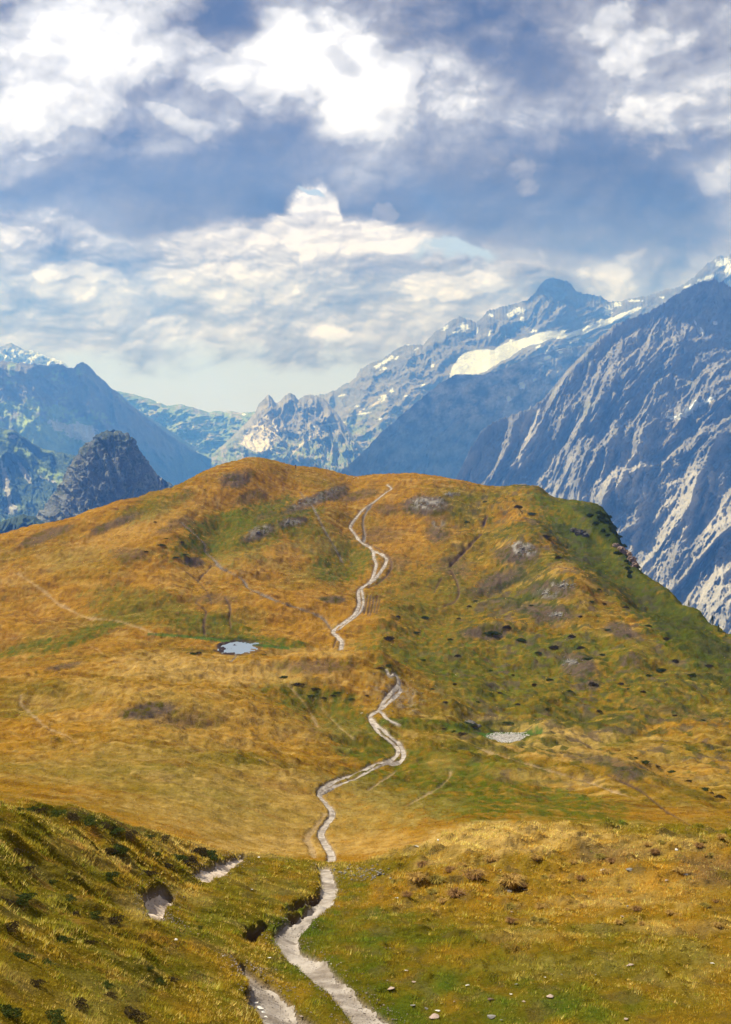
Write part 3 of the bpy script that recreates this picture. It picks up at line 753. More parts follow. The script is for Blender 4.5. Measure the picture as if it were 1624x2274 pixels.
def col_d(px, py, t, h, up, H):
    n = fbm(px / 30, py / 16, 4, 155)
    return lerp(SCREE * 0.7, ALP * 0.9, np.clip(0.4 + n + h * 0.5, 0, 1))
mountain('long_ridge', CREST_D, [(150, 1100, -900), (600, 1120, -500)], 150, 600, 2.2, 150, col_d,
         [(90, -0.6, 200, 100, 24), (26, -0.4, 70, 30, 10)], jag=2, seed=73)
CREST_C = [(-500, 880, 5200), (-200, 925, 5200), (0, 950, 5000), (30, 955, 5000), (50, 968, 4950), (75, 985, 4900), (100, 998, 4850), (130, 1003, 4800), (170, 1012, 4700), (210, 1040, 4600), (260, 1080, 4500), (330, 1130, 4400), (400, 1200, 4300)]
def col_c(px, py, t, h, up, H):
    n = fbm(px / 34, py / 26, 5, 145); n2 = fbm(px / 6, py / 6, 4, 146)
    c = lerp(FOREST * 1.3, ALP * 0.9, sst(n + 0.4 * n2 + h * 0.4, 0.0, 0.35))
    c = c + (ROCK_P * 0.9 - c) * (patches(px, py, [(14, 1075, 8, 55, -10), (25, 1130, 16, 12), (55, 1050, 6, 30, -30), (110, 1062, 40, 7, 25), (30, 970, 12, 5)], n2 * 1.2) * 0.8)[..., None]
    c = c + (ALP * 1.4 - c) * (patches(px, py, [(140, 1065, 70, 16, 22), (20, 1160, 60, 14), (60, 1010, 60, 8, 25)], n * 1.2 + n2 * 0.4) * 0.9)[..., None]
    return c
mountain('wooded_slopes', CREST_C, [(-500, 1400, -1100), (0, 1330, -900), (400, 1300, -700)], -500, 400, 1.8, 300, col_c,
         [(120, -0.5, 260, 150, 30), (36, -0.4, 90, 50, 18), (9, 0, 14, 12, 10)], jag=4, seed=83, holdcrest=0.05)

# --- rock dome standing in the valley
def dome():
    sil_l = [(945, 250), (958, 236), (962, 222), (968, 214), (990, 190), (1010, 172), (1045, 150), (1085, 132), (1125, 102), (1170, 60), (1230, 10), (1400, -90)]
    sil_r = [(945, 252), (958, 262), (965, 282), (978, 298), (1000, 312), (1025, 326), (1045, 338), (1060, 344), (1090, 350), (1130, 356), (1230, 368), (1400, 385)]
    rows, cols = 520, 620
    D = 2600.0
    r = np.linspace(957, 1400, rows)[:, None]
    L = np.interp(r[:, 0], [a[0] for a in sil_l], [a[1] for a in sil_l])[:, None]
    Rr = np.interp(r[:, 0], [a[0] for a in sil_r], [a[1] for a in sil_r])[:, None]
    mid = (L + Rr) / 2; half = (Rr - L) / 2
    th = np.linspace(0, 2 * math.pi, cols)[None, :]
    # closed mass: every level an oval in plan
    zz = -(r - HY) / F * D
    cx = (mid - CX) / F * D; hx = half / F * D
    X = cx - hx * np.cos(th); Yd = D - hx * 0.95 * np.sin(th)
    a = th * 6 + 0 * r
    gx = X / 26; gz = zz * np.ones_like(X) / 60; gy = Yd / 26
    n = ridged(gx + gy * 0.6 + gz * 0.35, gz * 1.2, 6, 201) - 0.5
    n2 = fbm(gx * 3 + gy, gz * 6, 5, 202)
    amp = sst(half, 2, 40)
    disp = (n * 20 + n2 * 7) * amp
    edge = 0.35 + 0.65 * np.abs(np.sin(th))
    disp = disp * edge
    X = X - np.cos(th) * disp; Yd = Yd - np.sin(th) * disp
    Z = zz + n2 * 7 * amp + 5 * fbm(gx * 2, gy * 2, 3, 203)
    py = HY - Z / Yd * F; px = X / Yd * F + CX
    m1 = fbm(px / 16, py / 22, 5, 211); m2 = fbm(px / 4.5, py / 6, 4, 212)
    c = lerp(ROCK_D * 1.1, ROCK_L * 1.0, np.clip(0.42 + 0.9 * m1 + 0.6 * m2 + 0.5 * n, 0, 1))
    c = c + (ROCK_P * 0.9 - c) * (sst(m2 + m1 + n * 0.8, 0.2, 0.6) * 0.7)[..., None]
    veg = sst(m2 * 0.8 + m1 + 0.5 * sst(py, 1040, 962), 0.12, 0.4)
    c = c + (np.array([0.055, 0.075, 0.03]) - c) * (veg * 0.85)[..., None]
    c = c * np.array([0.62, 0.68, 0.66])
    V = np.stack([X, Yd, Z], -1).reshape(-1, 3)
    o = mesh_np('rock_dome', V, grid_faces(rows, cols), mat_near_rock, c.reshape(-1, 3), smooth=False)
    tag(o, kind='structure')
    # low shoulder to the right of it
dome()
CREST_E = [(320, 1060, 2750), (340, 1046, 2750), (352, 1056, 2750), (366, 1066, 2750), (382, 1074, 2750), (396, 1090, 2750), (430, 1130, 2750), (480, 1200, 2750)]
def col_e(px, py, t, h, up, H):
    n = fbm(px / 5, py / 8, 4, 221)
    c = lerp(ROCK_D * 1.2, ROCK_P * 0.8, np.clip(0.4 + n * 1.4 + h, 0, 1))
    return c + (FOREST * 1.4 - c) * (sst(n + (px - 355) / 60, 0.0, 0.3) * 0.9)[..., None]
mountain('rock_shoulder', CREST_E, [(320, 1300, 2500), (480, 1300, 2500)], 320, 480, 0.9, 200, col_e, [(18, 0.2, 50, 60, 6), (6, 0, 16, 16, 4)], jag=4, seed=93, mat=mat_near_rock, holdcrest=0.05)
CREST_F = [(-400, 1120, 2300), (0, 1158, 2300), (20, 1152, 2300), (50, 1142, 2300), (75, 1146, 2300), (100, 1160, 2300), (160, 1200, 2300)]
def col_f(px, py, t, h, up, H):
    return np.ones(px.shape + (3,)) * FOREST
mountain('forest_slope', CREST_F, [(-400, 1400, 2000), (160, 1400, 2000)], -400, 160, 1.5, 120, col_f, [(18, 0.2, 50, 60, 6)], jag=3, seed=97, mat=mat_near_rock)

# unseen clouds added above the top of the picture, placed to shade the slopes
def shadow_cloud(tx, ty, tz, rx, ry, seed, zc=4900.0):
    import bmesh
    k = (zc - tz) / to_sun.z
    cx, cy = tx + to_sun.x * k, ty + to_sun.y * k
    me = bpy.data.meshes.new('shadow_cloud'); bm = bmesh.new(); bmesh.ops.create_icosphere(bm, subdivisions=6, radius=1.0)
    P_ = np.array([v.co[:] for v in bm.verts])
    n = fbm(P_[:, 0] * 1.7 + seed, P_[:, 1] * 1.7 + P_[:, 2] * 1.3, 6, seed, 0.6) + 0.6 * ridged(P_[:, 0] * 2.6 + P_[:, 2], P_[:, 1] * 2.6 + seed, 5, seed + 1)
    P_ = P_ * (0.75 + 0.55 * n)[:, None]
    P_[:, 2] = np.where(P_[:, 2] < 0, P_[:, 2] * 0.35, P_[:, 2])
    for v, p in zip(bm.verts, P_): v.co = (p[0] * rx, p[1] * ry, p[2] * 500)
    bm.to_mesh(me); bm.free(); me.materials.append(mat_cloud)
    me.polygons.foreach_set('use_smooth', [True] * len(me.polygons))
    o = bpy.data.objects.new('shadow_cloud', me); COL.objects.link(o); o.location = (cx, cy, zc); tag(o, kind='structure')
mat_cloud = bpy.data.materials.new('cloud_white'); mat_cloud.use_nodes = True
mat_cloud.node_tree.nodes['Principled BSDF'].inputs['Base Color'].default_value = (0.85, 0.86, 0.88, 1)
mat_cloud.node_tree.nodes['Principled BSDF'].inputs['Roughness'].default_value = 1.0
shadow_cloud(330, 7600, -100, 950, 1000, 3)
shadow_cloud(1150, 8300, 200, 600, 500, 5)
shadow_cloud(1350, 6200, 500, 600, 420, 7)
shadow_cloud(-1900, 8350, 200, 1200, 520, 9)
shadow_cloud(1620, 10900, 1000, 470, 260, 11)

def valley_floor():
    n = 60
    gx = np.linspace(-30000, 30000, n); gy = np.linspace(-20000, 60000, n)
    X, Y = np.meshgrid(gx, gy)
    Z = -1250 + 30 * fbm(X / 9000, Y / 9000, 3, 301)
    C = np.ones((n * n, 3)) * (ALP * 0.5)
    o = mesh_np('valley_floor', np.stack([X, Y, Z], -1).reshape(-1, 3), grid_faces(n, n), mat_rock, C)
    tag(o, kind='structure')
valley_floor()

# ------------------------------------------------------------------ water, trails and trenches worked into the ground
PATHS = []      # (kind, [(col,row)...], width list (m), carve depth, name)
def W(x): return x
MAIN1 = [(862, 2300), (836, 2274), (800, 2238), (752, 2192), (704, 2150), (664, 2122), (636, 2098), (638, 2072), (662, 2046), (697, 2021), (724, 1998), (733, 1975), (728, 1947), (720, 1924)]
MAIN2 = [(722, 1917), (738, 1908), (735, 1890), (720, 1868), (711, 1850), (721, 1832), (738, 1812), (738, 1796), (722, 1780), (708, 1765), (712, 1752), (735, 1735), (775, 1722), (810, 1708), (835, 1693), (862, 1690), (882, 1678), (886, 1664), (870, 1646), (842, 1628), (826, 1603), (820, 1588), (842, 1577), (852, 1556), (870, 1536), (886, 1521), (886, 1505), (876, 1494)]
MAIN3 = [(757, 1442), (761, 1424), (750, 1413), (738, 1404), (742, 1396), (756, 1387), (776, 1373), (791, 1360), (798, 1343), (797, 1328), (795, 1313), (803, 1304), (816, 1297), (827, 1285), (832, 1269), (837, 1252), (830, 1237), (830, 1224), (821, 1214), (805, 1206), (795, 1197), (788, 1184), (776, 1171), (784, 1158), (795, 1145), (803, 1134), (816, 1124), (833, 1113), (851, 1098), (860, 1091), (873, 1086), (860, 1076)]
TRAILS = [
 # points, half width m, carve depth m, kind
 (MAIN1, [0.46, 0.40, 0.33, 0.29, 0.28, 0.32, 0.34, 0.33, 0.29, 0.26, 0.27, 0.29, 0.28, 0.24], 0.20, 'trail'),
 (MAIN2, [0.28, 0.24, 0.28, 0.30], 0.26, 'trail'),
 (MAIN3, [0.40, 0.36, 0.30], 0.30, 'trail'),
 ([(852, 1695), (882, 1694), (897, 1683), (896, 1664), (888, 1650), (868, 1636), (850, 1618), (832, 1606), (824, 1594)], [0.28], 0.25, 'trail'),
 ([(886, 1521), (892, 1534), (870, 1553), (856, 1566), (845, 1576)], [0.26], 0.22, 'trail'),
 ([(842, 1577), (859, 1594), (872, 1603), (887, 1609)], [0.26], 0.15, 'trail'),
 ([(876, 1494), (866, 1505), (858, 1486)], [0.22], 0.15, 'trail'),
 ([(712, 1760), (745, 1744), (790, 1728), (822, 1710), (848, 1697)], [0.16], 0.2, 'trail'),
 ([(830, 1223), (851, 1232), (861, 1241), (855, 1255), (844, 1271), (833, 1285), (817, 1298)], [0.40], 0.3, 'trail'),
 ([(808, 1202), (836, 1214), (859, 1230), (871, 1247), (867, 1268), (851, 1286), (833, 1300), (817, 1304)], [0.20], 0.3, 'rut'),
 ([(821, 1124), (808, 1145), (806, 1164), (811, 1185), (808, 1202)], [0.65], 0.5, 'scree'),
 ([(803, 1306), (808, 1334), (805, 1353), (791, 1368), (770, 1384), (752, 1398)], [0.24], 0.2, 'trail'),
 ([(817, 1321), (814, 1340), (809, 1362)], [0.09], 0.3, 'rut'), ([(824, 1321), (821, 1345), (817, 1366)], [0.09], 0.3, 'rut'), ([(831, 1324), (828, 1345), (822, 1366)], [0.09], 0.3, 'rut'),
 ([(838, 1326), (835, 1345), (831, 1360)], [0.16], 0.25, 'rut'), ([(844, 1330), (841, 1345), (836, 1362)], [0.14], 0.2, 'rut'),
 ([(750, 1414), (744, 1426), (740, 1438)], [0.2], 0.2, 'rut'),
 # side trail at the bottom
 ([(538, 2138), (558, 2160), (583, 2178), (600, 2204), (606, 2232), (633, 2262), (668, 2290)], [0.06, 0.16, 0.30, 0.42, 0.50, 0.55, 0.62], 0.28, 'trail'),
 # side trails on the left bank
 ([(372, 1972), (360, 1984), (345, 1994), (336, 2008), (348, 2026), (366, 2046)], [0.16, 0.30, 0.26, 0.18, 0.12, 0.05], 0.38, 'clay'),
 ([(440, 1945), (462, 1938), (490, 1925), (515, 1911), (540, 1900)], [0.24, 0.32, 0.24, 0.16, 0.06], 0.24, 'clay'),
 # grey erosion lines
 ([(404, 1160), (412, 1168), (435, 1188), (457, 1208), (455, 1226), (473, 1240), (493, 1262), (515, 1272), (540, 1286), (550, 1306), (575, 1316), (625, 1338), (690, 1358), (720, 1373), (736, 1398)], [0.25, 0.3, 0.4, 0.35, 0.3, 0.4, 0.4, 0.28, 0.42, 0.42, 0.28, 0.28, 0.24, 0.18, 0.1], 0.25, 'scree'),
 ([(477, 1243), (484, 1256), (492, 1262)], [0.3], 0.2, 'scree'),
 ([(412, 1268), (440, 1290), (452, 1304), (465, 1320), (470, 1342)], [0.18], 0.15, 'rut'), ([(470, 1254), (462, 1268), (450, 1276), (440, 1291)], [0.16], 0.2, 'rut'),
 ([(500, 1326), (510, 1340), (512, 1356), (509, 1374), (513, 1392)], [0.2], 0.25, 'rut'), ([(470, 1320), (452, 1324), (432, 1336), (446, 1345), (460, 1358), (453, 1378), (455, 1408)], [0.18], 0.25, 'rut'),
 ([(667, 1092), (678, 1108), (692, 1120), (706, 1146), (720, 1175), (740, 1208), (762, 1250)], [0.32, 0.3, 0.3, 0.2, 0.26, 0.3, 0.1], 0.18, 'scree'),
 # tan trods
 ([(40, 1274), (62, 1288), (100, 1313), (125, 1338), (190, 1371), (260, 1378), (320, 1397), (350, 1410)], [0.3, 0.3, 0.42, 0.42, 0.35, 0.28, 0.28, 0.2], 0.12, 'trod'),
 ([(47, 1541), (45, 1563), (75, 1588), (100, 1613), (155, 1636), (170, 1650)], [0.28, 0.28, 0.32, 0.3, 0.24, 0.1], 0.1, 'trod'),
 ([(700, 1905), (692, 1880), (680, 1862), (695, 1842), (712, 1822), (722, 1806)], [0.30], 0.12, 'trod'),
 ([(640, 1520), (680, 1565), (700, 1600), (705, 1615)], [0.2], 0.1, 'trod'), ([(712, 1570), (740, 1600), (760, 1620), (786, 1640)], [0.18], 0.1, 'trod'),
 ([(915, 1553), (923, 1536), (905, 1520), (896, 1508)], [0.2], 0.12, 'trod'), ([(900, 1790), (945, 1765), (980, 1745), (1000, 1725), (1000, 1712)], [0.2], 0.1, 'trod'),
 ([(815, 1755), (845, 1735), (880, 1712)], [0.2], 0.14, 'trod'), ([(1060, 1660), (1150, 1690), (1250, 1718), (1330, 1745), (1420, 1775)], [0.18], 0.15, 'trod'), ([(1350, 1720), (1420, 1752), (1480, 1800), (1540, 1835)], [0.18], 0.15, 'rut'),
 ([(200, 1434), (215, 1440), (228, 1452)], [0.15], 0.1, 'trod'),
 # dark cuts in the turf
 ([(1082, 1145), (1078, 1156), (1074, 1167)], [0.3], 0.6, 'rut'), ([(1070, 1185), (1050, 1204), (1030, 1224), (1012, 1243), (998, 1258)], [0.24, 0.3, 0.4, 0.45, 0.2], 0.6, 'rut'),
 ([(982, 1282), (972, 1300), (964, 1317)], [0.14], 0.2, 'rut'), ([(1005, 1268), (1019, 1302), (1020, 1322), (1008, 1338), (968, 1352)], [0.16], 0.35, 'rut'),
 ([(550, 2086), (556, 2072), (572, 2060), (592, 2051)], [0.10, 0.26, 0.18, 0.05], 0.6, 'rut'), ([(640, 2018), (664, 2008), (690, 1996), (712, 1985)], [0.08, 0.16, 0.16, 0.08], 0.4, 'rut'),
 ([(646, 2043), (665, 2031), (690, 2014), (704, 2006)], [0.10, 0.16, 0.18, 0.08], 0.35, 'rut'),
 ([(540, 1442), (528, 1456), (512, 1468)], [0.18], 0.2, 'scree'),
]
def resample(pts, wid, step=None, n=None):
    P_ = np.array(pts, float)
    d = np.r_[0, np.cumsum(np.hypot(*np.diff(P_[:, :2], axis=0).T))]
    n = n or max(8, int(d[-1] / 1.6))
    s = np.linspace(0, d[-1], n)
    # Catmull-like smoothing by spline through blurred linear samples
    x = np.interp(s, d, P_[:, 0]); y = np.interp(s, d, P_[:, 1])
    def bl(a, r=3):
        k = np.exp(-0.5 * (np.arange(-6, 7) / r) ** 2); k /= k.sum()
        b = np.concatenate([2 * a[0] - a[6:0:-1], a, 2 * a[-1] - a[-2:-8:-1]]) if len(a) > 7 else a
        return np.convolve(b, k, 'valid') if len(a) > 7 else a
    x = bl(x); y = bl(y)
    w = np.interp(np.linspace(0, 1, n), np.linspace(0, 1, len(wid)), wid) if len(wid) > 1 else np.full(n, wid[0])
    return x, y, w
def world_line(pts, wid):
    x, y, w = resample(pts, wid)
    pr = [cast(a, b) for a, b in zip(x, y)]
    P_ = np.array(pr); 
    # keep depth jumps at hidden dips from folding the line back
    return P_, w
def near_window(P_, pad):
    px = P_[:, 0] / P_[:, 1] * F + CX
    c0 = int(np.interp(px.min() - pad / P_[:, 1].min() * F, PXS, np.arange(NC))); c1 = int(np.interp(px.max() + pad / P_[:, 1].min() * F, PXS, np.arange(NC))) + 2
    r0 = int(np.interp(math.log(max(P_[:, 1].min() - pad, 2.6)), LOGY, np.arange(NR))); r1 = int(np.interp(math.log(P_[:, 1].max() + pad), LOGY, np.arange(NR))) + 2
    return slice(max(r0, 0), min(r1, NR)), slice(max(c0, 0), min(c1, NC))
MASK = {k: np.zeros_like(GX) for k in ('trail', 'rut', 'scree', 'clay', 'trod', 'edge')}
CARVE = np.zeros_like(GX)
LINES = []
for pts, wid, dep, kind in TRAILS:
    P_, w = world_line(pts, wid)
    LINES.append((P_, w, dep, kind))
    pad = 3.0
    for i in range(0, len(P_) - 1):
        A, B = P_[i], P_[i + 1]
        if abs(A[1] - B[1]) > 0.25 * min(A[1], B[1]): continue
        sl = near_window(P_[i:i + 2], pad)
        gx = GX[sl]; gy = GY[sl]
        vx, vy = B[0] - A[0], B[1] - A[1]; L = vx * vx + vy * vy + 1e-9
        t = np.clip(((gx - A[0]) * vx + (gy - A[1]) * vy) / L, 0, 1)
        d = np.hypot(gx - A[0] - t * vx, gy - A[1] - t * vy)
        jit = 1 + 0.0 * gx
        ww = w[i]
        soft = 0.05 + 0.0010 * A[1]
        if kind in ('rut', 'scree', 'trod'):
            q = fbm(gx / (0.8 + A[1] * 0.012), gy / (0.8 + A[1] * 0.012), 3, 91)
            d = d + ww * (0.35 - 1.5 * q) 
        m = sst(ww + soft - d, 0, 2 * soft)
        MASK[kind][sl] = np.maximum(MASK[kind][sl], m)
        MASK['edge'][sl] = np.maximum(MASK['edge'][sl], sst(ww * 1.2 + 0.45 + soft - d, 0, 0.5))
        CARVE[sl] = np.maximum(CARVE[sl], dep * sst(ww + 0.04 + soft - d, 0, 0.07 + soft * 1.3))
GZ = GZ - CARVE
# low raised lips along the cuts
# the pool lies in a level hollow
POND_Z = float(np.mean([cast(a, b)[2] for a, b in ((505, 1441), (545, 1446), (560, 1436))]))
pc = cast(530, 1440)
pX, pY = pc[0], 257.0
pX = (532 - CX) / F * pY
rr = np.hypot((GX - pX) / 4.3, (GY - pY) / 7.6)
wgt = sst(1.75 - rr, 0, 0.7)
shore = fbm(GX / 1.6, GY / 3.0, 4, 71)
POND_Z = -(1439 - HY) / F * 257.0
bed = POND_Z + 0.30 * (rr - 0.80) + 0.28 * shore + 0.10 * sst(rr, 1.0, 1.3)
# nearer rim must not hide the water: let the hollow open a little towards the viewer
GZ = GZ * (1 - wgt) + np.minimum(bed, bed) * wgt
POND = (pX, pY)
# gravel bed of the dried pool
gc = (( 1131 - CX) / F * 196.0, 196.0)
gr = np.hypot((GX - gc[0]) / 3.3, (GY - gc[1]) / 2.6)
GRAVEL_Z = -(1638 - HY) / F * 196.0
gw = sst(1.9 - gr, 0, 0.8)
GZ = GZ * (1 - gw) + (GRAVEL_Z + 0.15 * (gr - 1) + 0.05 * fbm(GX / 0.8, GY / 0.8, 3, 73)) * gw
SEEN_ROW = HY - GZ / GY * F

# ------------------------------------------------------------------ turf colours (what grows where, with some shade worked in)
STRAW = np.array([0.34, 0.225, 0.070]); GOLD = np.array([0.228, 0.120, 0.013]); AMBER = np.array([0.165, 0.072, 0.007]); OLIVE = np.array([0.088, 0.076, 0.006])
GREEN = np.array([0.050, 0.074, 0.006]); DEEP = np.array([0.024, 0.034, 0.005]); HEATH = np.array([0.078, 0.056, 0.042]); RUST = np.array([0.14, 0.060, 0.022])
STONE = np.array([0.20, 0.185, 0.17]); SOIL = np.array([0.055, 0.035, 0.022]); TRODC = np.array([0.34, 0.25, 0.14]); TRAILC = np.array([0.36, 0.31, 0.26])
# (column, row, rx, ry, angle, amount)
P_GREEN = [(540, 1170, 190, 55, -18, 1), (520, 1200, 120, 60, 0, .8), (760, 1240, 80, 60, 0, .9), (700, 1200, 80, 50, 30, .7), (470, 1390, 120, 30, 5, .8), (590, 1425, 120, 16, 4, 1),
           (300, 1340, 140, 50, 10, .6), (330, 1130, 120, 26, -20, .7), (60, 1440, 90, 14, -12, .9), (160, 1420, 120, 18, -20, .9), (1350, 1220, 240, 80, 38, 1.3), (1480, 1340, 240, 80, 40, 1.3), (1240, 1500, 420, 110, 10, .8), (980, 1330, 160, 80, 20, .6), (1260, 1130, 110, 50, 20, .7), (1180, 1180, 120, 30, 0, .6),
           (1150, 1300, 120, 60, 0, .6), (1000, 1390, 200, 50, 10, .7), (1150, 1480, 400, 90, 10, .75), (1400, 1500, 300, 80, 15, .6), (700, 1560, 160, 60, 25, .9), (800, 1640, 110, 60, 30, 1), (960, 1610, 160, 14, 5, 1), (1130, 1618, 90, 30, 0, 1.2),
           (1000, 1740, 250, 70, 8, .9), (1200, 1780, 240, 40, 8, .9), (1080, 1700, 200, 40, 10, .7), (860, 1800, 120, 60, 0, .5), (420, 1790, 200, 40, 0, .15), (760, 2140, 220, 120, 30, .9), (900, 2060, 200, 50, 10, .7),
           (1000, 2230, 300, 90, 5, .8), (560, 2020, 260, 90, 0, .5), (450, 1990, 200, 90, 0, .4), (120, 1980, 240, 160, 35, .2), (250, 2150, 260, 120, 35, .25), (1300, 2120, 300, 80, 0, .35), (920, 1380, 60, 60, 0, .8), (1000, 1460, 160, 60, 10, .9), (960, 1760, 260, 70, 4, 1.1), (800, 2200, 200, 90, 30, 1.1), (1150, 2230, 360, 60, 0, .9), (780, 1980, 60, 40, 0, .7), (1240, 1560, 300, 50, 5, .7), (1080, 1240, 200, 40, 0, .3), (200, 1260, 120, 40, -10, .3)]
P_STRAW = [(500, 1490, 330, 34, 3, .9), (430, 1600, 420, 60, 5, .35), (620, 1800, 420, 90, 0, .6), (560, 1760, 300, 60, 5, .5), (650, 1880, 260, 26, 0, .9), (330, 1540, 200, 30, 5, .5), (240, 1700, 300, 60, 0, .35), (1140, 1862, 260, 40, 0, 1.3), (1190, 1870, 160, 30, 0, 1), (1420, 1880, 220, 30, 0, .6), (980, 1900, 90, 20, -20, .6), (1300, 2000, 120, 16, 0, .5), (1180, 2080, 140, 16, 0, .4), (1500, 2060, 120, 20, 0, .5), (300, 2010, 60, 30, 50, .4), (420, 1985, 70, 26, 20, .4), (200, 1900, 120, 24, 20, .4),
           (1230, 1622, 170, 22, 8, .9), (980, 1700, 40, 30, 0, .2), (1250, 1670, 200, 26, 6, .7), (1230, 1730, 160, 20, 6, .5), (700, 1450, 130, 12, 0, .6), (1200, 1280, 90, 14, -20, .6), (540, 1250, 260, 30, -12, .3), (250, 1200, 300, 30, -22, .35), (850, 1870, 130, 40, 0, .7), (1500, 1700, 200, 50, 10, .3), (1400, 1960, 220, 50, 5, .35), (470, 1640, 160, 30, 5, .4)]
P_HEATH = [(560, 1100, 60, 14, -20, .6), (380, 1170, 60, 14, -25, .5), (800, 1100, 50, 14, -15, .6), (480, 1330, 60, 14, 0, .4), (880, 1250, 40, 20, 0, .4), (1010, 1260, 50, 26, 20, .5), (525, 1065, 50, 24, -10, 1), (700, 1110, 90, 16, -22, .9), (650, 1158, 36, 12, -10, 1), (575, 1185, 50, 16, -22, .8), (740, 1100, 40, 14, -12, .9), (940, 1122, 60, 28, 0, 1), (970, 1185, 34, 24, 0, .8), (430, 1248, 28, 12, 0, 1), (290, 1230, 50, 20, 0, .5), (250, 1165, 80, 13, -22, .8), (100, 1190, 80, 14, -22, .7), (740, 1331, 40, 10, 0, 1),
           (1150, 1230, 60, 32, -10, 1), (1110, 1290, 80, 26, -22, .9), (1225, 1310, 60, 28, 8, .9), (1215, 1360, 70, 26, 8, .9), (1080, 1405, 70, 20, 0, 1), (1290, 1480, 60, 34, 20, 1), (1310, 1520, 30, 18, 0, 1), (1395, 1470, 30, 16, 0, .9), (1380, 1400, 50, 20, 15, .9), (850, 1190, 60, 24, 0, .4), (1395, 1715, 50, 20, 12, .9), (1340, 1690, 80, 16, 10, .6), (330, 1580, 80, 22, -8, .9), (400, 1600, 90, 20, 4, .5), (140, 1480, 60, 8, -10, .7),
           (700, 1480, 110, 22, 0, .6), (480, 1590, 40, 20, 0, .2), (1590, 1440, 60, 20, 20, .4), (1500, 1580, 160, 16, 10, .3), (590, 1145, 30, 8, -20, .4), (860, 1130, 30, 16, 0, .6), (1010, 1098, 24, 5, 0, .6), (1130, 1340, 60, 16, 0, .4), (1580, 1930, 120, 50, 0, .5), (1350, 1900, 120, 30, 0, .4)]
P_STONE = [(950, 1118, 44, 16, 0, .8), (1160, 1218, 34, 18, 10, 1.1), (1250, 1300, 28, 10, 10, .9), (1215, 1318, 30, 12, 0, .5), (1000, 1097, 14, 4, 0, .9), (648, 1160, 28, 7, -10, .7), (575, 1180, 40, 12, -22, .5), (1265, 1470, 26, 8, 0, .6), (1235, 1365, 22, 6, 0, .6), (700, 1108, 70, 10, -22, .5), (880, 1545, 60, 30, 25, .25), (975, 1165, 20, 12, 0, .5), (600, 1410, 8, 3, 0, .5)]
P_DEEP = [(1480, 1370, 220, 44, 41, .55), (1320, 1245, 110, 40, 45, .5), (1360, 1170, 70, 40, 52, 1.2), (1320, 1140, 50, 16, 20, 1.0), (1280, 1190, 60, 20, 25, .7), (1400, 1240, 20, 46, -30, 1), (1160, 1285, 80, 10, -22, .7), (1560, 1420, 90, 30, 38, .6), (200, 1818, 190, 14, 14, .8), (440, 1445, 70, 5, 4, .6), (1590, 1500, 60, 20, 25, .6), (500, 1418, 90, 5, 4, .9), (1500, 1745, 140, 12, 22, .6), (700, 1510, 30, 12, 20, .5), (1120, 1605, 60, 8, 0, .8), (860, 1740, 60, 12, -10, .3), (1050, 1615, 40, 8, 0, .8)]  # deep green growth; on right flank and shoulder, shade put into the colour
def pfield(lst, px, py, nz):
    m = np.zeros_like(px)
    for x, y, rx, ry, an, amt in lst:
        c0 = np.searchsorted(PXS, x - 1.9 * rx - ry); c1 = np.searchsorted(PXS, x + 1.9 * rx + ry)
        if c1 <= c0: continue
        sl = (slice(None), slice(c0, c1))
        v = ell(px[sl], py[sl], (x, y, rx, ry, an))
        m[sl] = np.maximum(m[sl], amt * sst(v + nz[sl] * 1.1, -0.15, 0.75))
    return m
n_big = fbm(GX / 30, GY / 34, 5, 401); n_mid = fbm(GX / 6, GY / 8, 5, 402); n_sml = fbm(GX / 1.1, GY / 2.3, 5, 403, 0.6)
warpx = n_mid * 16 * (60 / np.maximum(GY, 60)); 
nzf = 0.6 * n_mid + 0.45 * n_sml + 0.4 * n_big
PXG = GX / GY * F + CX
upper = sst(GY, 180, 300)
rightish = sst(PXG, 850, 1150) * sst(GY, 110, 170)
base = lerp(GOLD, AMBER, np.clip(0.35 + 1.3 * n_mid * 0.8 + 0.5 * n_big, 0, 1) * (0.4 + 0.6 * upper))
base = base + (OLIVE - base) * np.clip(0.42 * rightish + 0.34 + 1.2 * n_big + 0.6 * n_sml - 0.18 * upper + 0.26 * (1 - sst(GY, 60, 90)), 0, 1)[..., None]
base = base + (STRAW - base) * (0.32 * sst(n_sml + n_mid * 0.8, 0.05, 0.5))[..., None]
streak = fbm((GX + GY * 0.2) / 11, (GY + GX * 0.35) / 2.0, 5, 431, 0.6) * sst(GY, 60, 110)  # streaks put the light and dark of small terraces into the colour
base = base + (AMBER * 0.62 - base) * (0.75 * sst(streak, 0.05, 0.42))[..., None]
base = base + (STRAW - base) * (0.50 * sst(-streak, 0.08, 0.45))[..., None]
C = base
mg = pfield(P_GREEN, PXG, SEEN_ROW, nzf)
gcol = lerp(OLIVE * 0.85, GREEN, np.clip(0.5 + n_mid + n_sml * 0.7, 0, 1))
C = C + (gcol - C) * np.clip(mg * 0.92 * (0.85 + n_sml), 0, 0.95)[..., None]
C = C + (STRAW - C) * np.clip(pfield(P_STRAW, PXG, SEEN_ROW, nzf) * (0.62 + 0.7 * n_sml), 0, 0.9)[..., None]
mh = pfield(P_HEATH, PXG, SEEN_ROW, nzf)
C = C + (lerp(HEATH, OLIVE * 0.6, sst(n_sml + n_mid, 0.0, 0.35)) - C) * np.clip(mh * 1.1, 0, 0.95)[..., None]
ms = pfield(P_STONE, PXG, SEEN_ROW, nzf)
C = C + (STONE * (0.85 + 0.8 * n_sml[..., None]) - C) * (np.clip(ms * 1.3, 0, 1) * sst(fbm(GX / 1.6, GY / 2.6, 4, 405), -0.12, 0.12))[..., None]
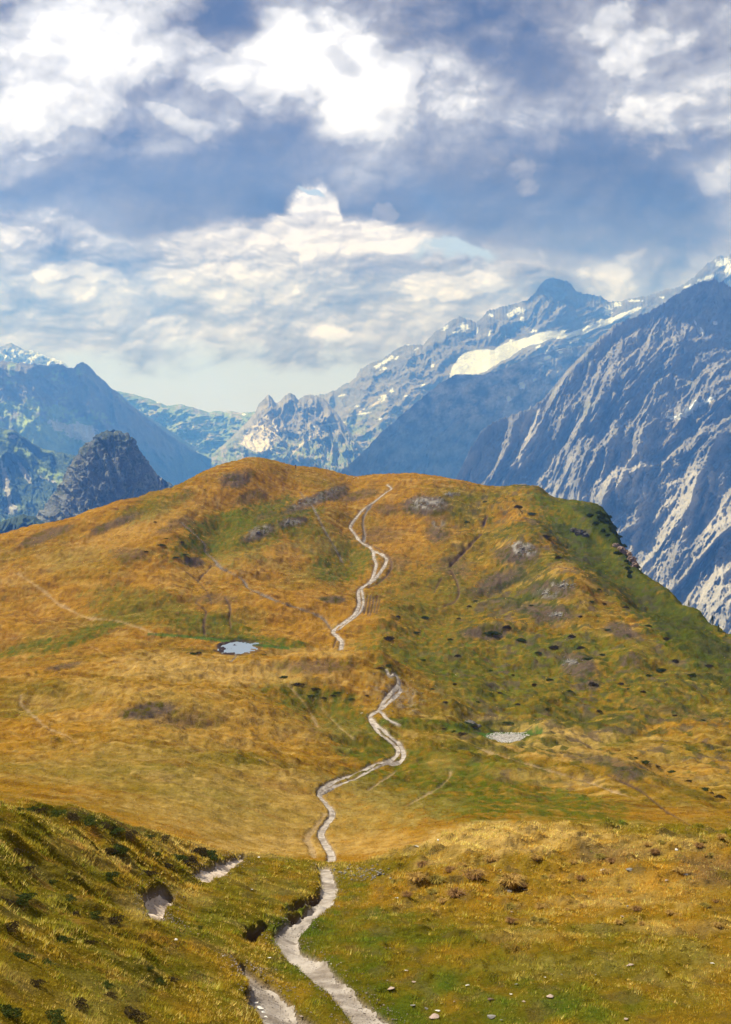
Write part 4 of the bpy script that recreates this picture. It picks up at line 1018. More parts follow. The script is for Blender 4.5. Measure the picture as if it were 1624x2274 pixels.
# dwarf heath speckle, thickest on the right-hand slopes
spk = fbm(GX / 2.4, GY / 3.4, 4, 407) + 0.35 * fbm(GX / 22, GY / 22, 3, 408)
sp = sst(spk + 0.16 * rightish, 0.18, 0.32) * (0.28 + 0.72 * rightish) * sst(GY, 80, 120)
C = C + (lerp(DEEP * 1.3, HEATH, sst(n_mid, -0.2, 0.3)) - C) * (sp * 0.72)[..., None]
md = pfield(P_DEEP, PXG, SEEN_ROW, nzf)
C = C + (DEEP - C) * np.clip(md * 0.85, 0, 0.95)[..., None]
# near bank: mixed heath, moss, dry stalks
nb1 = fbm(GX / 0.9, GY / 1.1, 5, 411); nb2 = fbm(GX / 0.35, GY / 0.4, 4, 412)
nearw = 1 - sst(GY, 55, 75)
C = C + (RUST * 1.2 - C) * (nearw * bank * 0.4 * sst(nb1 + nb2 * 0.5, 0.12, 0.45))[..., None]
C = C + (DEEP * 1.5 - C) * (nearw * bank * 0.2 * sst(-nb1 + nb2 * 0.5, 0.1, 0.4))[..., None]
C = C + (np.array([0.085, 0.062, 0.026]) - C) * (nearw * (0.38 + 0.2 * rm) * sst(fbm(GX / 0.8, GY / 1.8, 4, 413), 0.12, 0.34))[..., None]
# wet green line through the pool hollow
C = C + (np.array([0.04, 0.085, 0.015]) - C) * (0.85 * seg_mask(PXG, SEEN_ROW, [(330, 1408), (400, 1412), (470, 1420), (560, 1431), (640, 1440)], 3.0) * sst(GY, 245, 255) * (1 - sst(GY, 275, 290)))[..., None]
C = C + (np.array([0.04, 0.085, 0.015]) - C) * (0.9 * sst(1.75 - gr + 0.5 * n_sml, 0, 0.3))[..., None]
C = C + (np.array([0.26, 0.24, 0.22]) * (1 + 0.9 * n_sml[..., None]) - C) * sst(0.95 - gr + 0.5 * shore + 0.25 * n_sml, 0, 0.12)[..., None]
C = C + (np.array([0.030, 0.022, 0.022]) - C) * (sst(1.22 - rr + 0.35 * shore, 0, 0.25) * (1 - 0.5 * sst(GX - pX, -2, 3)))[..., None]
# worn ground
soiln = 0.8 + 0.6 * n_sml[..., None]
C = C + (SOIL * 2.2 - C) * (np.clip(sst(CARVE, 0.05, 0.22), 0, 1) * 0.85)[..., None]
C = C + (TRODC - C) * (MASK['trod'] * 0.5)[..., None]
C = C + (SOIL * soiln * 1.3 - C) * (MASK['rut'] * 0.9)[..., None]
C = C + (STONE * 0.85 * soiln - C) * MASK['scree'][..., None]
C = C + (TRAILC * 0.9 - C) * (np.maximum(MASK['trail'], MASK['clay']) * 1.0)[..., None]
C = np.clip(C, 0.004, 0.9)
TINT = C

mat_turf = mat_tinted('turf', 0.7, 0.32, 0.9, 1.1, 0.45, fine=5.0, rough=1.0, spec=0.0)
g = mesh_np('ground', np.stack([GX, GY, GZ], -1).reshape(-1, 3), grid_faces(NR, NC), mat_turf, TINT.reshape(-1, 3))
tag(g, kind='structure')

# ------------------------------------------------------------------ trail surfaces
def mat_plain(name, col, amt=0.25, scale=3.0, bump=0.4, bdist=0.03, bscale=12.0, rough=0.9, col2=None):
    m = bpy.data.materials.new(name); m.use_nodes = True
    T = NT(m.node_tree); b = T.n['Principled BSDF']
    geo = T.node('ShaderNodeNewGeometry')
    n = T.noise(geo.outputs['Position'], scale, 8.0, 0.65)
    c2 = col2 or tuple(x * (1 - amt * 1.6) for x in col)
    T.l.new(T.mix(T.sstep(n, 0.35, 0.68), col, c2), b.inputs['Base Color'])
    b.inputs['Roughness'].default_value = rough; b.inputs['Specular IOR Level'].default_value = 0.2
    bn = T.noise(geo.outputs['Position'], bscale, 8.0, 0.7)
    bp = T.node('ShaderNodeBump'); bp.inputs['Strength'].default_value = bump; bp.inputs['Distance'].default_value = bdist
    T.l.new(bn, bp.inputs['Height']); T.l.new(bp.outputs[0], b.inputs['Normal'])
    return m
mat_clay = mat_plain('clay', (0.50, 0.42, 0.34), 0.3, 2.2, 0.8, 0.05, 9.0, col2=(0.36, 0.28, 0.22))
mat_trail = mat_plain('trail_grit', (0.36, 0.32, 0.285), 0.3, 0.9, 1.0, 0.08, 6.0, col2=(0.16, 0.13, 0.105))
def ribbon(P_, w, name, mat, lift):
    runs = []; cur = [0]
    for i in range(1, len(P_)):
        if abs(P_[i, 1] - P_[i - 1, 1]) > 0.2 * P_[i, 1]:
            runs.append(cur); cur = []
        cur.append(i)
    runs.append(cur)
    Vs, Fs, off = [], [], 0
    for run in runs:
        if len(run) < 4: continue
        Q = P_[run][:, :2]; ww = w[run]
        d = np.r_[0, np.cumsum(np.hypot(*np.diff(Q, axis=0).T))]
        n = max(6, int(d[-1] / max(0.12, Q[:, 1].mean() * 0.0022)))
        n = min(n, 900)
        s = np.linspace(0, d[-1], n)
        x = np.interp(s, d, Q[:, 0]); y = np.interp(s, d, Q[:, 1]); hw = np.interp(s, d, ww)
        tx = np.gradient(x); ty = np.gradient(y); L = np.hypot(tx, ty) + 1e-9
        nx, ny = -ty / L, tx / L
        K = 9
        rough_l = 1 + 0.42 * fbm(s / 1.6, s * 0 + 3.1, 5, 501) + 0.2 * fbm(s / 0.25, s * 0 + 1, 3, 502); rough_r = 1 + 0.42 * fbm(s / 1.6, s * 0 + 9.1, 5, 503) + 0.2 * fbm(s / 0.25, s * 0, 3, 504)
        endf = np.minimum(1, np.minimum(np.arange(n), np.arange(n)[::-1]) / 3.0 + 0.35)
        rows = []
        for k in range(K):
            q = -1 + 2 * k / (K - 1)
            r = np.where(q < 0, rough_l, rough_r) * hw * endf
            xx = x + nx * q * r; yy = y + ny * q * r
            zz = ground_z(xx, yy) + lift(yy) * (1 - 0.5 * q * q) + 0.015 * fbm(xx / 0.3, yy / 0.3, 3, 505)
            rows.append(np.stack([xx, yy, zz], -1))
        V = np.stack(rows, 1).reshape(-1, 3)
        Vs.append(V); Fs.append(grid_faces(n, K) + off); off += len(V)
    if Vs:
        o = mesh_np(name, np.concatenate(Vs), np.concatenate(Fs), mat)
        tag(o, kind='structure')
for P_, w, dep, kind in LINES:
    if kind in ('trail', 'clay'):
        ribbon(P_, w, 'footpath', mat_clay if kind == 'clay' else mat_trail, lambda Y: 0.025 + 0.00045 * Y)

# ------------------------------------------------------------------ pool of water
def pool():
    m = bpy.data.materials.new('pool_water'); m.use_nodes = True
    b = m.node_tree.nodes['Principled BSDF']
    b.inputs['Base Color'].default_value = (0.20, 0.23, 0.26, 1); b.inputs['Roughness'].default_value = 0.06  # paler base puts part of the sky's reflection into the colour
    b.inputs['Specular IOR Level'].default_value = 1.0
    b.inputs['IOR'].default_value = 1.33
    a = np.linspace(0, 2 * math.pi, 96, endpoint=False)
    V = [(POND[0], POND[1], POND_Z)]
    for t in a:
        V.append((POND[0] + 4.7 * math.cos(t), POND[1] + 8.2 * math.sin(t), POND_Z))
    Fq = np.array([(0, 1 + i, 1 + (i + 1) % 96) for i in range(96)])
    o = mesh_np('water', np.array(V), Fq, m, smooth=False)
    tag(o, kind='structure')
pool()

# ------------------------------------------------------------------ grass: one mesh of countless blades
def mat_leaf(name, trans=0.35, amt=0.2, col=None):
    m = bpy.data.materials.new(name); m.use_nodes = True
    T = NT(m.node_tree); T.n.clear()
    out = T.node('ShaderNodeOutputMaterial')
    if col is None:
        c = T.node('ShaderNodeAttribute', attribute_name='tint').outputs['Color']
    else:
        geo = T.node('ShaderNodeNewGeometry')
        c = T.mix(T.noise(geo.outputs['Position'], 7.0, 3.0), tuple(x * (1 - amt * 2) for x in col), tuple(x * (1 + amt * 2) for x in col))
    d = T.node('ShaderNodeBsdfDiffuse'); t = T.node('ShaderNodeBsdfTranslucent'); mx = T.node('ShaderNodeMixShader')
    T.l.new(c, d.inputs[0]); T.l.new(c, t.inputs[0]); mx.inputs[0].default_value = trans
    T.l.new(d.outputs[0], mx.inputs[1]); T.l.new(t.outputs[0], mx.inputs[2]); T.l.new(mx.outputs[0], out.inputs[0])
    return m
mat_grass = mat_leaf('grass_blades')
BARE = np.clip(np.maximum.reduce([MASK['trail'], MASK['clay'], MASK['scree'] * 0.9, MASK['rut'] * 0.6, MASK['trod'] * 0.5, sst(CARVE, 0.06, 0.2), sst(1.35 - rr, 0, 0.2), sst(1.2 - gr, 0, 0.15)]), 0, 1)
def grass(name, label, n, ya, yb, blades, h0, hk, w0, wk, seed, pxr=(-110, 1735), var=0.42, gain=2.75):
    R = np.random.default_rng(seed)
    px = R.uniform(pxr[0], pxr[1], n); Y = np.exp(R.uniform(math.log(ya), math.log(yb), n))
    keep = gsample(BARE, px, Y) < R.uniform(0.05, 0.75, n)
    px, Y = px[keep], Y[keep]
    X = (px - CX) / F * Y; Z = gsample(GZ, px, Y)
    col = np.stack([gsample(TINT[..., k], px, Y) for k in range(3)], -1)
    cl = fbm(X / 0.8, Y / 1.0, 3, seed + 5); cl2 = fbm(X / 4, Y / 4, 3, seed + 6)
    N = len(px)
    gm = np.clip(gsample(mg, px, Y), 0, 1)
    straw = R.random(N) < (1 - 0.85 * gm) * np.clip(0.16 + 0.5 * cl2, 0.02, 0.5) * (1.0 if ya < 50 else 0.35)
    col = np.where(straw[:, None], col * 0.45 + STRAW * 0.66, col)
    grn = R.random(N) < (0.12 if ya < 50 else 0.03)
    col = np.where(grn[:, None], col * 0.5 + GREEN * 0.8, col)
    hgt = (h0 + hk * Y) * (0.55 + 1.9 * np.clip(cl + 0.15, 0, 1.2)) * R.uniform(0.6, 1.3, N)
    B = blades
    a = R.uniform(0, 2 * math.pi, (N, B)); lean = R.uniform(0.1, 1.0, (N, B)); hh = hgt[:, None] * R.uniform(0.6, 1.15, (N, B))
    wd = (w0 + wk * Y)[:, None] * R.uniform(0.6, 1.3, (N, B)); sp = hgt[:, None] * R.uniform(0, 0.5, (N, B))
    bx = X[:, None] + np.cos(a) * sp; by = Y[:, None] + np.sin(a) * sp; bz = Z[:, None] - 0.02 - hh * 0.10 + 0 * a
    fa = a + R.uniform(-1, 1, (N, B)) + math.pi / 2
    dx, dy = np.cos(fa) * wd / 2, np.sin(fa) * wd / 2
    tx = bx + np.cos(a) * hh * lean * 0.8 + hh * 0.12; ty = by + np.sin(a) * hh * lean * 0.8; tz = bz + hh * (1.1 - 0.35 * lean)
    V = np.stack([np.stack([bx - dx, by - dy, bz], -1), np.stack([bx + dx, by + dy, bz], -1), np.stack([tx, ty, tz], -1)], 2).reshape(-1, 3)
    cc = gain * np.repeat(col[:, None, :], B, 1) * R.uniform(1 - var, 1 + var, (N, B, 1)) * (1 + 0.6 * np.clip(cl, -0.8, 1)[:, None, None])
    cc = np.stack([cc * 0.8, cc * 0.8, cc * 1.1], 2).reshape(-1, 3)
    Fq = np.arange(len(V)).reshape(-1, 3)
    o = mesh_np(name, V, Fq, mat_grass, np.clip(cc, 0.003, 0.85), smooth=False)
    tag(o, label, kind='stuff')
grass('grass', 'rough alpine grass on the near slopes', 235000, 7.5, 80, 6, 0.035, 0.0015, 0.004, 0.00055, 31)
grass('far_grass', 'dry grass over the far hill', 150000, 78, 485, 4, 0.03, 0.0004, 0.0, 0.0008, 37, (-60, 1690), 0.12, 1.6)

# ------------------------------------------------------------------ things on the ground
MARKS = {'the water pool': (532, 1440), 'the dried-up pool': (1131, 1638), 'the hill top': (565, 1020), 'the top of the far trail': (862, 1080), 'the trail fork': (822, 1590), 'the middle trail end': (880, 1497),
         'the far trail end': (758, 1442), 'the ruddy crag': (1395, 1235), 'the large conifer': (1582, 1388), 'the pale-stoned knoll': (1160, 1218), 'the heathery twin knoll': (1290, 1485), 'the right edge': (1624, 1560),
         'the grey gully bend': (457, 1215), 'the clay cut': (350, 1995), 'the upper clay cut': (480, 1930), 'the white bank stone': (391, 2090), 'the side trail': (600, 2200), 'the bottom-left corner': (0, 2274),
         'the left edge': (0, 2010), 'the near trail bend': (640, 2090), 'the trail lip': (722, 1920), 'the long white boulder': (924, 1880), 'the largest shaggy tussock': (1134, 1966), 'the pale path-side stone': (880, 1996), 'the tawny mound crest': (1300, 1840), 'the lone pinkish rock': (577, 1690),
         'the slanting shrub row': (1500, 1720), 'the crest left end': (40, 1797), 'the crest middle': (190, 1824), 'the crest right end': (362, 1862), 'the grey slab at right': (1524, 1944), 'the mound right end': (1624, 1860), 'the mound left end': (1060, 1850), 'the mound slabs': (1367, 1934), 'the pale mound patch': (1200, 1880), 'the low pink stone': (1382, 2037), 'the dark trench': (1030, 1224), 'the wavy dark knoll': (1080, 1405), 'the lower right skyline': (1500, 1325), 'the shoulder top': (1330, 1132), 'the crag foot': (1418, 1268), 'the dark skyline edge': (1368, 1180), 'the pool hollow end': (640, 1500)}
USED = {}
def spot(px, py, skip=''):
    best = sorted(((math.hypot(px - x, (py - y) * 1.4), n, x, y) for n, (x, y) in MARKS.items() if n != skip))[0]
    d, n, x, y = best
    a = math.degrees(math.atan2(-(py - y) * 1.4, px - x)) % 360
    w = ['right of', 'above right of', 'above', 'above left of', 'left of', 'below left of', 'below', 'below right of'][int((a + 22.5) // 45) % 8]
    return ('just ' if d < 34 else 'far ' if d > 130 else '') + w + ' ' + n
def which(size, text, px, py):
    return '%s %s %s' % (size, text, spot(px, py))
def sizeword(w, a, b):
    return 'small' if w < a else 'broad' if w > b else 'middling'

def empty(name, loc, rz=0.0):
    o = bpy.data.objects.new(name, None); COL.objects.link(o)
    o.location = loc; o.rotation_euler = (0, 0, rz); o.empty_display_size = 0.3
    return o
def copy_tree(o, parent=None):
    c = o.copy(); COL.objects.link(c); c.parent = parent
    for ch in o.children: copy_tree(ch, c)
    return c
def leaf_mound(seed, n, leaf, squash=0.34, twig=True):
    """low cushion of small leaves, radius 1"""
    R = np.random.default_rng(seed)
    ang = R.uniform(0, 2 * math.pi, n); q = np.sqrt(R.uniform(0, 1, n)); lob = 1 + 0.28 * np.sin(3 * ang + seed) + 0.16 * np.sin(7 * ang + seed * 2)
    x = np.cos(ang) * q * lob; y = np.sin(ang) * q * lob * 0.85
    top = np.sqrt(np.clip(1 - q ** 2, 0, 1)) * squash * (0.75 + 0.6 * fbm(x * 2.3 + seed, y * 2.3, 3, seed) + 0.25)
    z = top * R.uniform(0.35, 1.08, n)
    P_ = np.stack([x, y, z], -1)
    d = R.normal(size=(n, 3)); d /= np.linalg.norm(d, axis=1)[:, None]; d[:, 2] = np.abs(d[:, 2])
    e = np.cross(d, R.normal(size=(n, 3))); e /= np.linalg.norm(e, axis=1)[:, None]
    s = leaf * R.uniform(0.6, 1.4, n)[:, None]
    V = np.stack([P_ - e * s * 0.5, P_ + d * s, P_ + e * s * 0.5, P_ - d * s * 0.6], 1).reshape(-1, 3)
    return V, np.arange(n * 4).reshape(-1, 4)
mat_shrub = mat_leaf('shrub_leaf', 0.2, 0.3, (0.046, 0.062, 0.015))
mat_shrub2 = mat_leaf('bilberry_leaf', 0.2, 0.3, (0.056, 0.042, 0.020))
SHR = []
for k in range(4):
    V, Fq = leaf_mound(60 + k, 1700, 0.07, (0.30, 0.38, 0.26, 0.44)[k])
    o = mesh_np('dwarf_shrub', V, Fq, mat_shrub if k % 2 == 0 else mat_shrub2, smooth=False)
    SHR.append(o.data); bpy.data.objects.remove(o)
def shrub(px, py, wP, k, label, group, hscale=1.0, sink=0.05):
    x, Y, z = cast(px, py)
    o = bpy.data.objects.new('dwarf_shrub', SHR[k]); COL.objects.link(o)
    r = wP * Y / F / 2
    o.location = (x, Y, z - sink * r); o.rotation_euler = (0, 0, random.uniform(0, 6.28)); o.scale = (r, r * random.uniform(0.8, 1.3), r * hscale)
    tag(o, label, 'shrub', group)
G1 = 'dark dwarf shrubs on the right-hand hillside'
for i, (a, b, w) in enumerate([(944, 1372, 22), (884, 1370, 14), (924, 1405, 18), (864, 1420, 26), (1057, 1335, 12), (1042, 1347, 12), (1094, 1407, 36), (1127, 1395, 24), (1157, 1422, 24), (1232, 1440, 28), (1310, 1465, 30), (1317, 1522, 26), (1467, 1490, 30), (1429, 1537, 14), (1220, 1510, 18), (1187, 1522, 16), (940, 1467, 16), (1017, 1457, 16),
        (1314, 1337, 16), (1342, 1342, 12), (1077, 1115, 12), (1150, 1127, 22), (1182, 1142, 24), (1212, 1192, 20), (1037, 1160, 16), (1020, 1375, 12), (1000, 1420, 14), (1270, 1415, 20), (1195, 1450, 16), (1290, 1440, 22), (1340, 1455, 18), (1500, 1470, 20), (1540, 1500, 24), (1575, 1480, 18), (1440, 1500, 16), (1380, 1520, 14), (1265, 1535, 14), (1110, 1540, 14), (1060, 1560, 16), (1150, 1565, 12), (1215, 1575, 12), (1330, 1580, 14), (1410, 1575, 12), (1500, 1590, 12), (1560, 1600, 14), (990, 1560, 12), (960, 1530, 10), (1010, 1520, 12), (1090, 1490, 12), (1140, 1500, 10), (1395, 1530, 10), (1240, 1240, 20), (1330, 1310, 14), (1390, 1350, 18), (1440, 1390, 16), (1480, 1420, 18), (1350, 1400, 16), (1290, 1370, 14), (1180, 1345, 12)]):
    shrub(a, b, w * 0.9, i % 4, which(sizeword(w, 15, 23), 'dark shrub cushion on the hillside', a, b), G1, 1.3)
Rg = random.Random(5)
for i in range(0):
    a = Rg.uniform(900, 1620); b = Rg.uniform(1330, 1600)
    if b < 1230 + (a - 1230) * 0.62 + 30: continue
    w = Rg.uniform(5, 11)
    shrub(a, b, w, i % 4, which('tiny' if w < 8 else 'little', 'dark shrub cushion on the hillside', a, b), G1, 1.3)
for i, (a, b, w) in enumerate([(1432, 1692, 22), (1460, 1703, 16), (1494, 1714, 22), (1530, 1735, 16), (1566, 1753, 26), (1599, 1770, 26), (1410, 1683, 14), (1580, 1762, 14)]):
    shrub(a, b, w, i % 4, which(sizeword(w, 15, 23), 'dark shrub of the slanting row', a, b), 'row of shrubs slanting down at the right edge', 0.8)
for i, (a, b, w) in enumerate([(358, 1211, 20), (325, 1226, 14), (390, 1238, 18), (404, 1205, 14), (410, 1232, 14), (450, 1163, 8), (370, 1196, 10), (345, 1160, 10)]):
    shrub(a, b, w, i % 4, which(sizeword(w, 11, 17), 'dark shrub on the far slope', a, b), 'shrubs by the grey gully', 0.9)
for i, (a, b, w) in enumerate([(425, 1453, 30), (440, 1450, 18), (635, 1503, 30), (662, 1520, 26), (750, 1538, 18), (700, 1530, 20), (860, 1478, 24), (845, 1484, 18), (585, 1455, 14), (815, 1545, 14), (780, 1552, 14), (740, 1545, 14), (690, 1545, 18), (720, 1550, 16)]):
    shrub(a, b, w, i % 4, which(sizeword(w, 16, 25), 'dark shrub on the tawny middle knoll', a, b), 'shrubs on the tawny middle knoll', 0.7)
for i, (a, b, w) in enumerate([(1038, 1608, 34), (1052, 1614, 22), (1010, 1624, 24), (1024, 1630, 26), (1130, 1605, 26), (985, 1618, 14)]):
    shrub(a, b, w, i % 4, which(sizeword(w, 22, 27), 'dark mat of growth', a, b), 'dark mats round the dried-up pool', 0.6)
for i, (a, b, w) in enumerate([(60, 1799, 46), (85, 1801, 44), (118, 1806, 50), (155, 1815, 50), (190, 1824, 54), (222, 1834, 50), (252, 1843, 46), (285, 1853, 46), (318, 1860, 40), (362, 1862, 34), (36, 1797, 34), (330, 1858, 26)]):
    shrub(a, b, w, i % 4, which(sizeword(w, 45, 50), 'green juniper mat', a, b), 'juniper mats along the near left crest', 0.55)
for i, (a, b, w) in enumerate([(260, 1888, 60), (240, 1892, 40), (390, 1906, 46), (415, 1916, 56), (455, 1900, 60), (440, 1894, 50), (345, 1898, 30), (330, 1940, 34), (240, 1946, 44), (370, 1925, 30), (470, 1905, 30)]):
    shrub(a, b, w, i % 4, which(sizeword(w, 35, 48), 'bushy dark shrub on the near left slope', a, b), 'bushy shrubs on the near left slope', 0.85)
for i, (a, b, w) in enumerate([(28, 1895, 60), (48, 1995, 70), (4, 2005, 60), (150, 1995, 44), (165, 2030, 34), (205, 2032, 46), (250, 2046, 56), (130, 2085, 60), (190, 2095, 50), (40, 2125, 70), (75, 2185, 50), (232, 2190, 50), (242, 2214, 44), (350, 2180, 44), (290, 2258, 80), (110, 2262, 90), (545, 2204, 30), (10, 2250, 90), (380, 2176, 34), (330, 2150, 26), (60, 1930, 40), (110, 1960, 36), (20, 2060, 60), (100, 2140, 44), (170, 2230, 60), (440, 2060, 30)]):
    shrub(a, b, w * 0.85, (i * 3 + 1) % 4, which(sizeword(w, 36, 60), 'dark bilberry cushion on the near bank', a, b), 'bilberry cushions on the near left bank', 0.75)

# tussocks of long grass on the near right
def tussock_mesh(seed, n=240):
    R = np.random.default_rng(seed)
    a = R.uniform(0, 6.283, n); q = R.uniform(0, 0.35, n); l = R.uniform(0.5, 1.0, n); lean = R.uniform(0.15, 1.0, n)
    b = np.stack([np.cos(a) * q, np.sin(a) * q, np.zeros(n) - 0.1], -1); e = np.stack([-np.sin(a), np.cos(a), 0 * a], -1) * 0.022
    m_ = b + np.stack([np.cos(a) * lean * l * 0.35, np.sin(a) * lean * l * 0.35, l * 0.60], -1)
    t = b + np.stack([np.cos(a) * lean * l * 0.95, np.sin(a) * lean * l * 0.95, l * (0.85 - 0.45 * lean)], -1)
    V = np.stack([b - e, b + e, m_ + e, m_ - e, t], 1)
    i = np.arange(n)[:, None] * 5
    Fq = np.concatenate([i + [[0, 1, 2, 3]], i + [[3, 2, 4, 4]]])
    return V.reshape(-1, 3), Fq
def tri_mesh(name, V, faces, mat, parent=None, smooth=False):
    me = bpy.data.meshes.new(name)
    me.from_pydata([tuple(v) for v in V], [], [tuple(dict.fromkeys(f)) for f in np.asarray(faces).tolist()] if not isinstance(faces, list) else faces)
    me.materials.append(mat)
    if smooth: me.polygons.foreach_set('use_smooth', [True] * len(me.polygons))
    o = bpy.data.objects.new(name, me); COL.objects.link(o)
    if parent is not None: o.parent = parent
    return o
TUS = []
for k, c in enumerate([(0.42, 0.27, 0.08), (0.28, 0.22, 0.05), (0.26, 0.15, 0.06)]):
    V, Fq = tussock_mesh(80 + k)
    o = tri_mesh('grass_tussock', V, Fq, mat_leaf('tussock_%d' % k, 0.35, 0.25, c)); TUS.append(o.data); bpy.data.objects.remove(o)
def tussock(px, py, hP, k, label, group):
    x, Y, z = cast(px, py)
    o = bpy.data.objects.new('grass_tussock', TUS[k]); COL.objects.link(o)
    s = hP * Y / F
    o.location = (x, Y, z); o.rotation_euler = (0, 0, random.uniform(0, 6.28)); o.scale = (s * 1.3, s * 1.3, s)
    tag(o, label, 'tussock', group)
for i, (a, b, w) in enumerate([(1134, 1966, 36), (1120, 1960, 26), (1052, 1950, 30), (1060, 1945, 22), (970, 1960, 26), (1013, 1992, 28), (1093, 1914, 24), (1080, 1912, 18), (940, 1925, 20), (925, 1955, 27), (960, 1985, 18), (1000, 1935, 18), (1025, 1925, 16), (880, 1965, 18), (905, 1990, 16), (985, 2005, 16)]):
    tussock(a, b, w, i % 3, which(sizeword(w, 18, 26), 'shaggy tussock', a, b), 'tussocks on the hummocky ground right of the trail')
Rt = random.Random(9)
for i in range(44):
    a = Rt.uniform(1120, 1620); b = Rt.uniform(1860, 2060)
    w = Rt.uniform(8, 17)
    tussock(a, b, w, Rt.choice([0, 0, 2, 1]), which(sizeword(w, 11, 14), 'brown tussock', a, b), 'brown tussocks on the tawny mound')

# ------------------------------------------------------------------ stones
def stone_mesh(seed, flat=0.45):
    R = np.random.default_rng(seed)
    me = bpy.data.meshes.new('stone')
    import bmesh
    bm = bmesh.new(); bmesh.ops.create_icosphere(bm, subdivisions=3, radius=1.0)
    flat *= 0.55
    cuts = []
    for _ in range(9):
        d = R.normal(size=3); d /= np.linalg.norm(d); cuts.append((d, R.uniform(0.30, 0.62)))
    for v in bm.verts:
        p = np.array(v.co)
        for d, h in cuts:
            q = p.dot(d)
            if q > h: p = p - d * (q - h)
        p = p * (1 + 0.05 * perlin(np.array([p[0] * 3 + seed]), np.array([p[1] * 3 + p[2] * 2]), seed)[0])
        v.co = Vector((p[0] * 1.25, p[1] * 0.7, p[2] * flat))
    bm.to_mesh(me); bm.free()
    return me
MS = {'white': mat_plain('pale_stone', (0.62, 0.60, 0.56), 0.15, 6, 0.5, 0.02, 20), 'pink': mat_plain('pink_stone', (0.34, 0.26, 0.22), 0.2, 6, 0.5, 0.02, 20),
      'grey': mat_plain('grey_stone', (0.22, 0.21, 0.20), 0.25, 6, 0.5, 0.02, 20), 'brown': mat_plain('brown_stone', (0.12, 0.08, 0.06), 0.3, 6, 0.5, 0.02, 20)}
SM = {}
for c in MS:
    SM[c] = []
    for k in range(3):
        me = stone_mesh(900 + k * 7 + len(SM) * 31, (0.38, 0.60, 0.48)[k]); me.materials.append(MS[c]); SM[c].append(me)
def stone(px, py, w, c, label, group, k=0):
    x, Y, z = cast(px, py)
    o = bpy.data.objects.new('stone', SM[c][k % 3]); COL.objects.link(o)
    r = w * Y / F / 2
    o.location = (x, Y, z + r * 0.04 + (0.03 if Y < 90 else 0.1)); o.rotation_euler = (random.uniform(-.2, .2), random.uniform(-.2, .2), random.uniform(-0.5, 0.5)); o.scale = (r, r * 1.2, r)
    tag(o, label, 'stone', group)
GT, GR, GL = 'loose stones on the green turf right of the trail', 'stones on the tawny ground at the right', 'stones on the turf left of the trail'
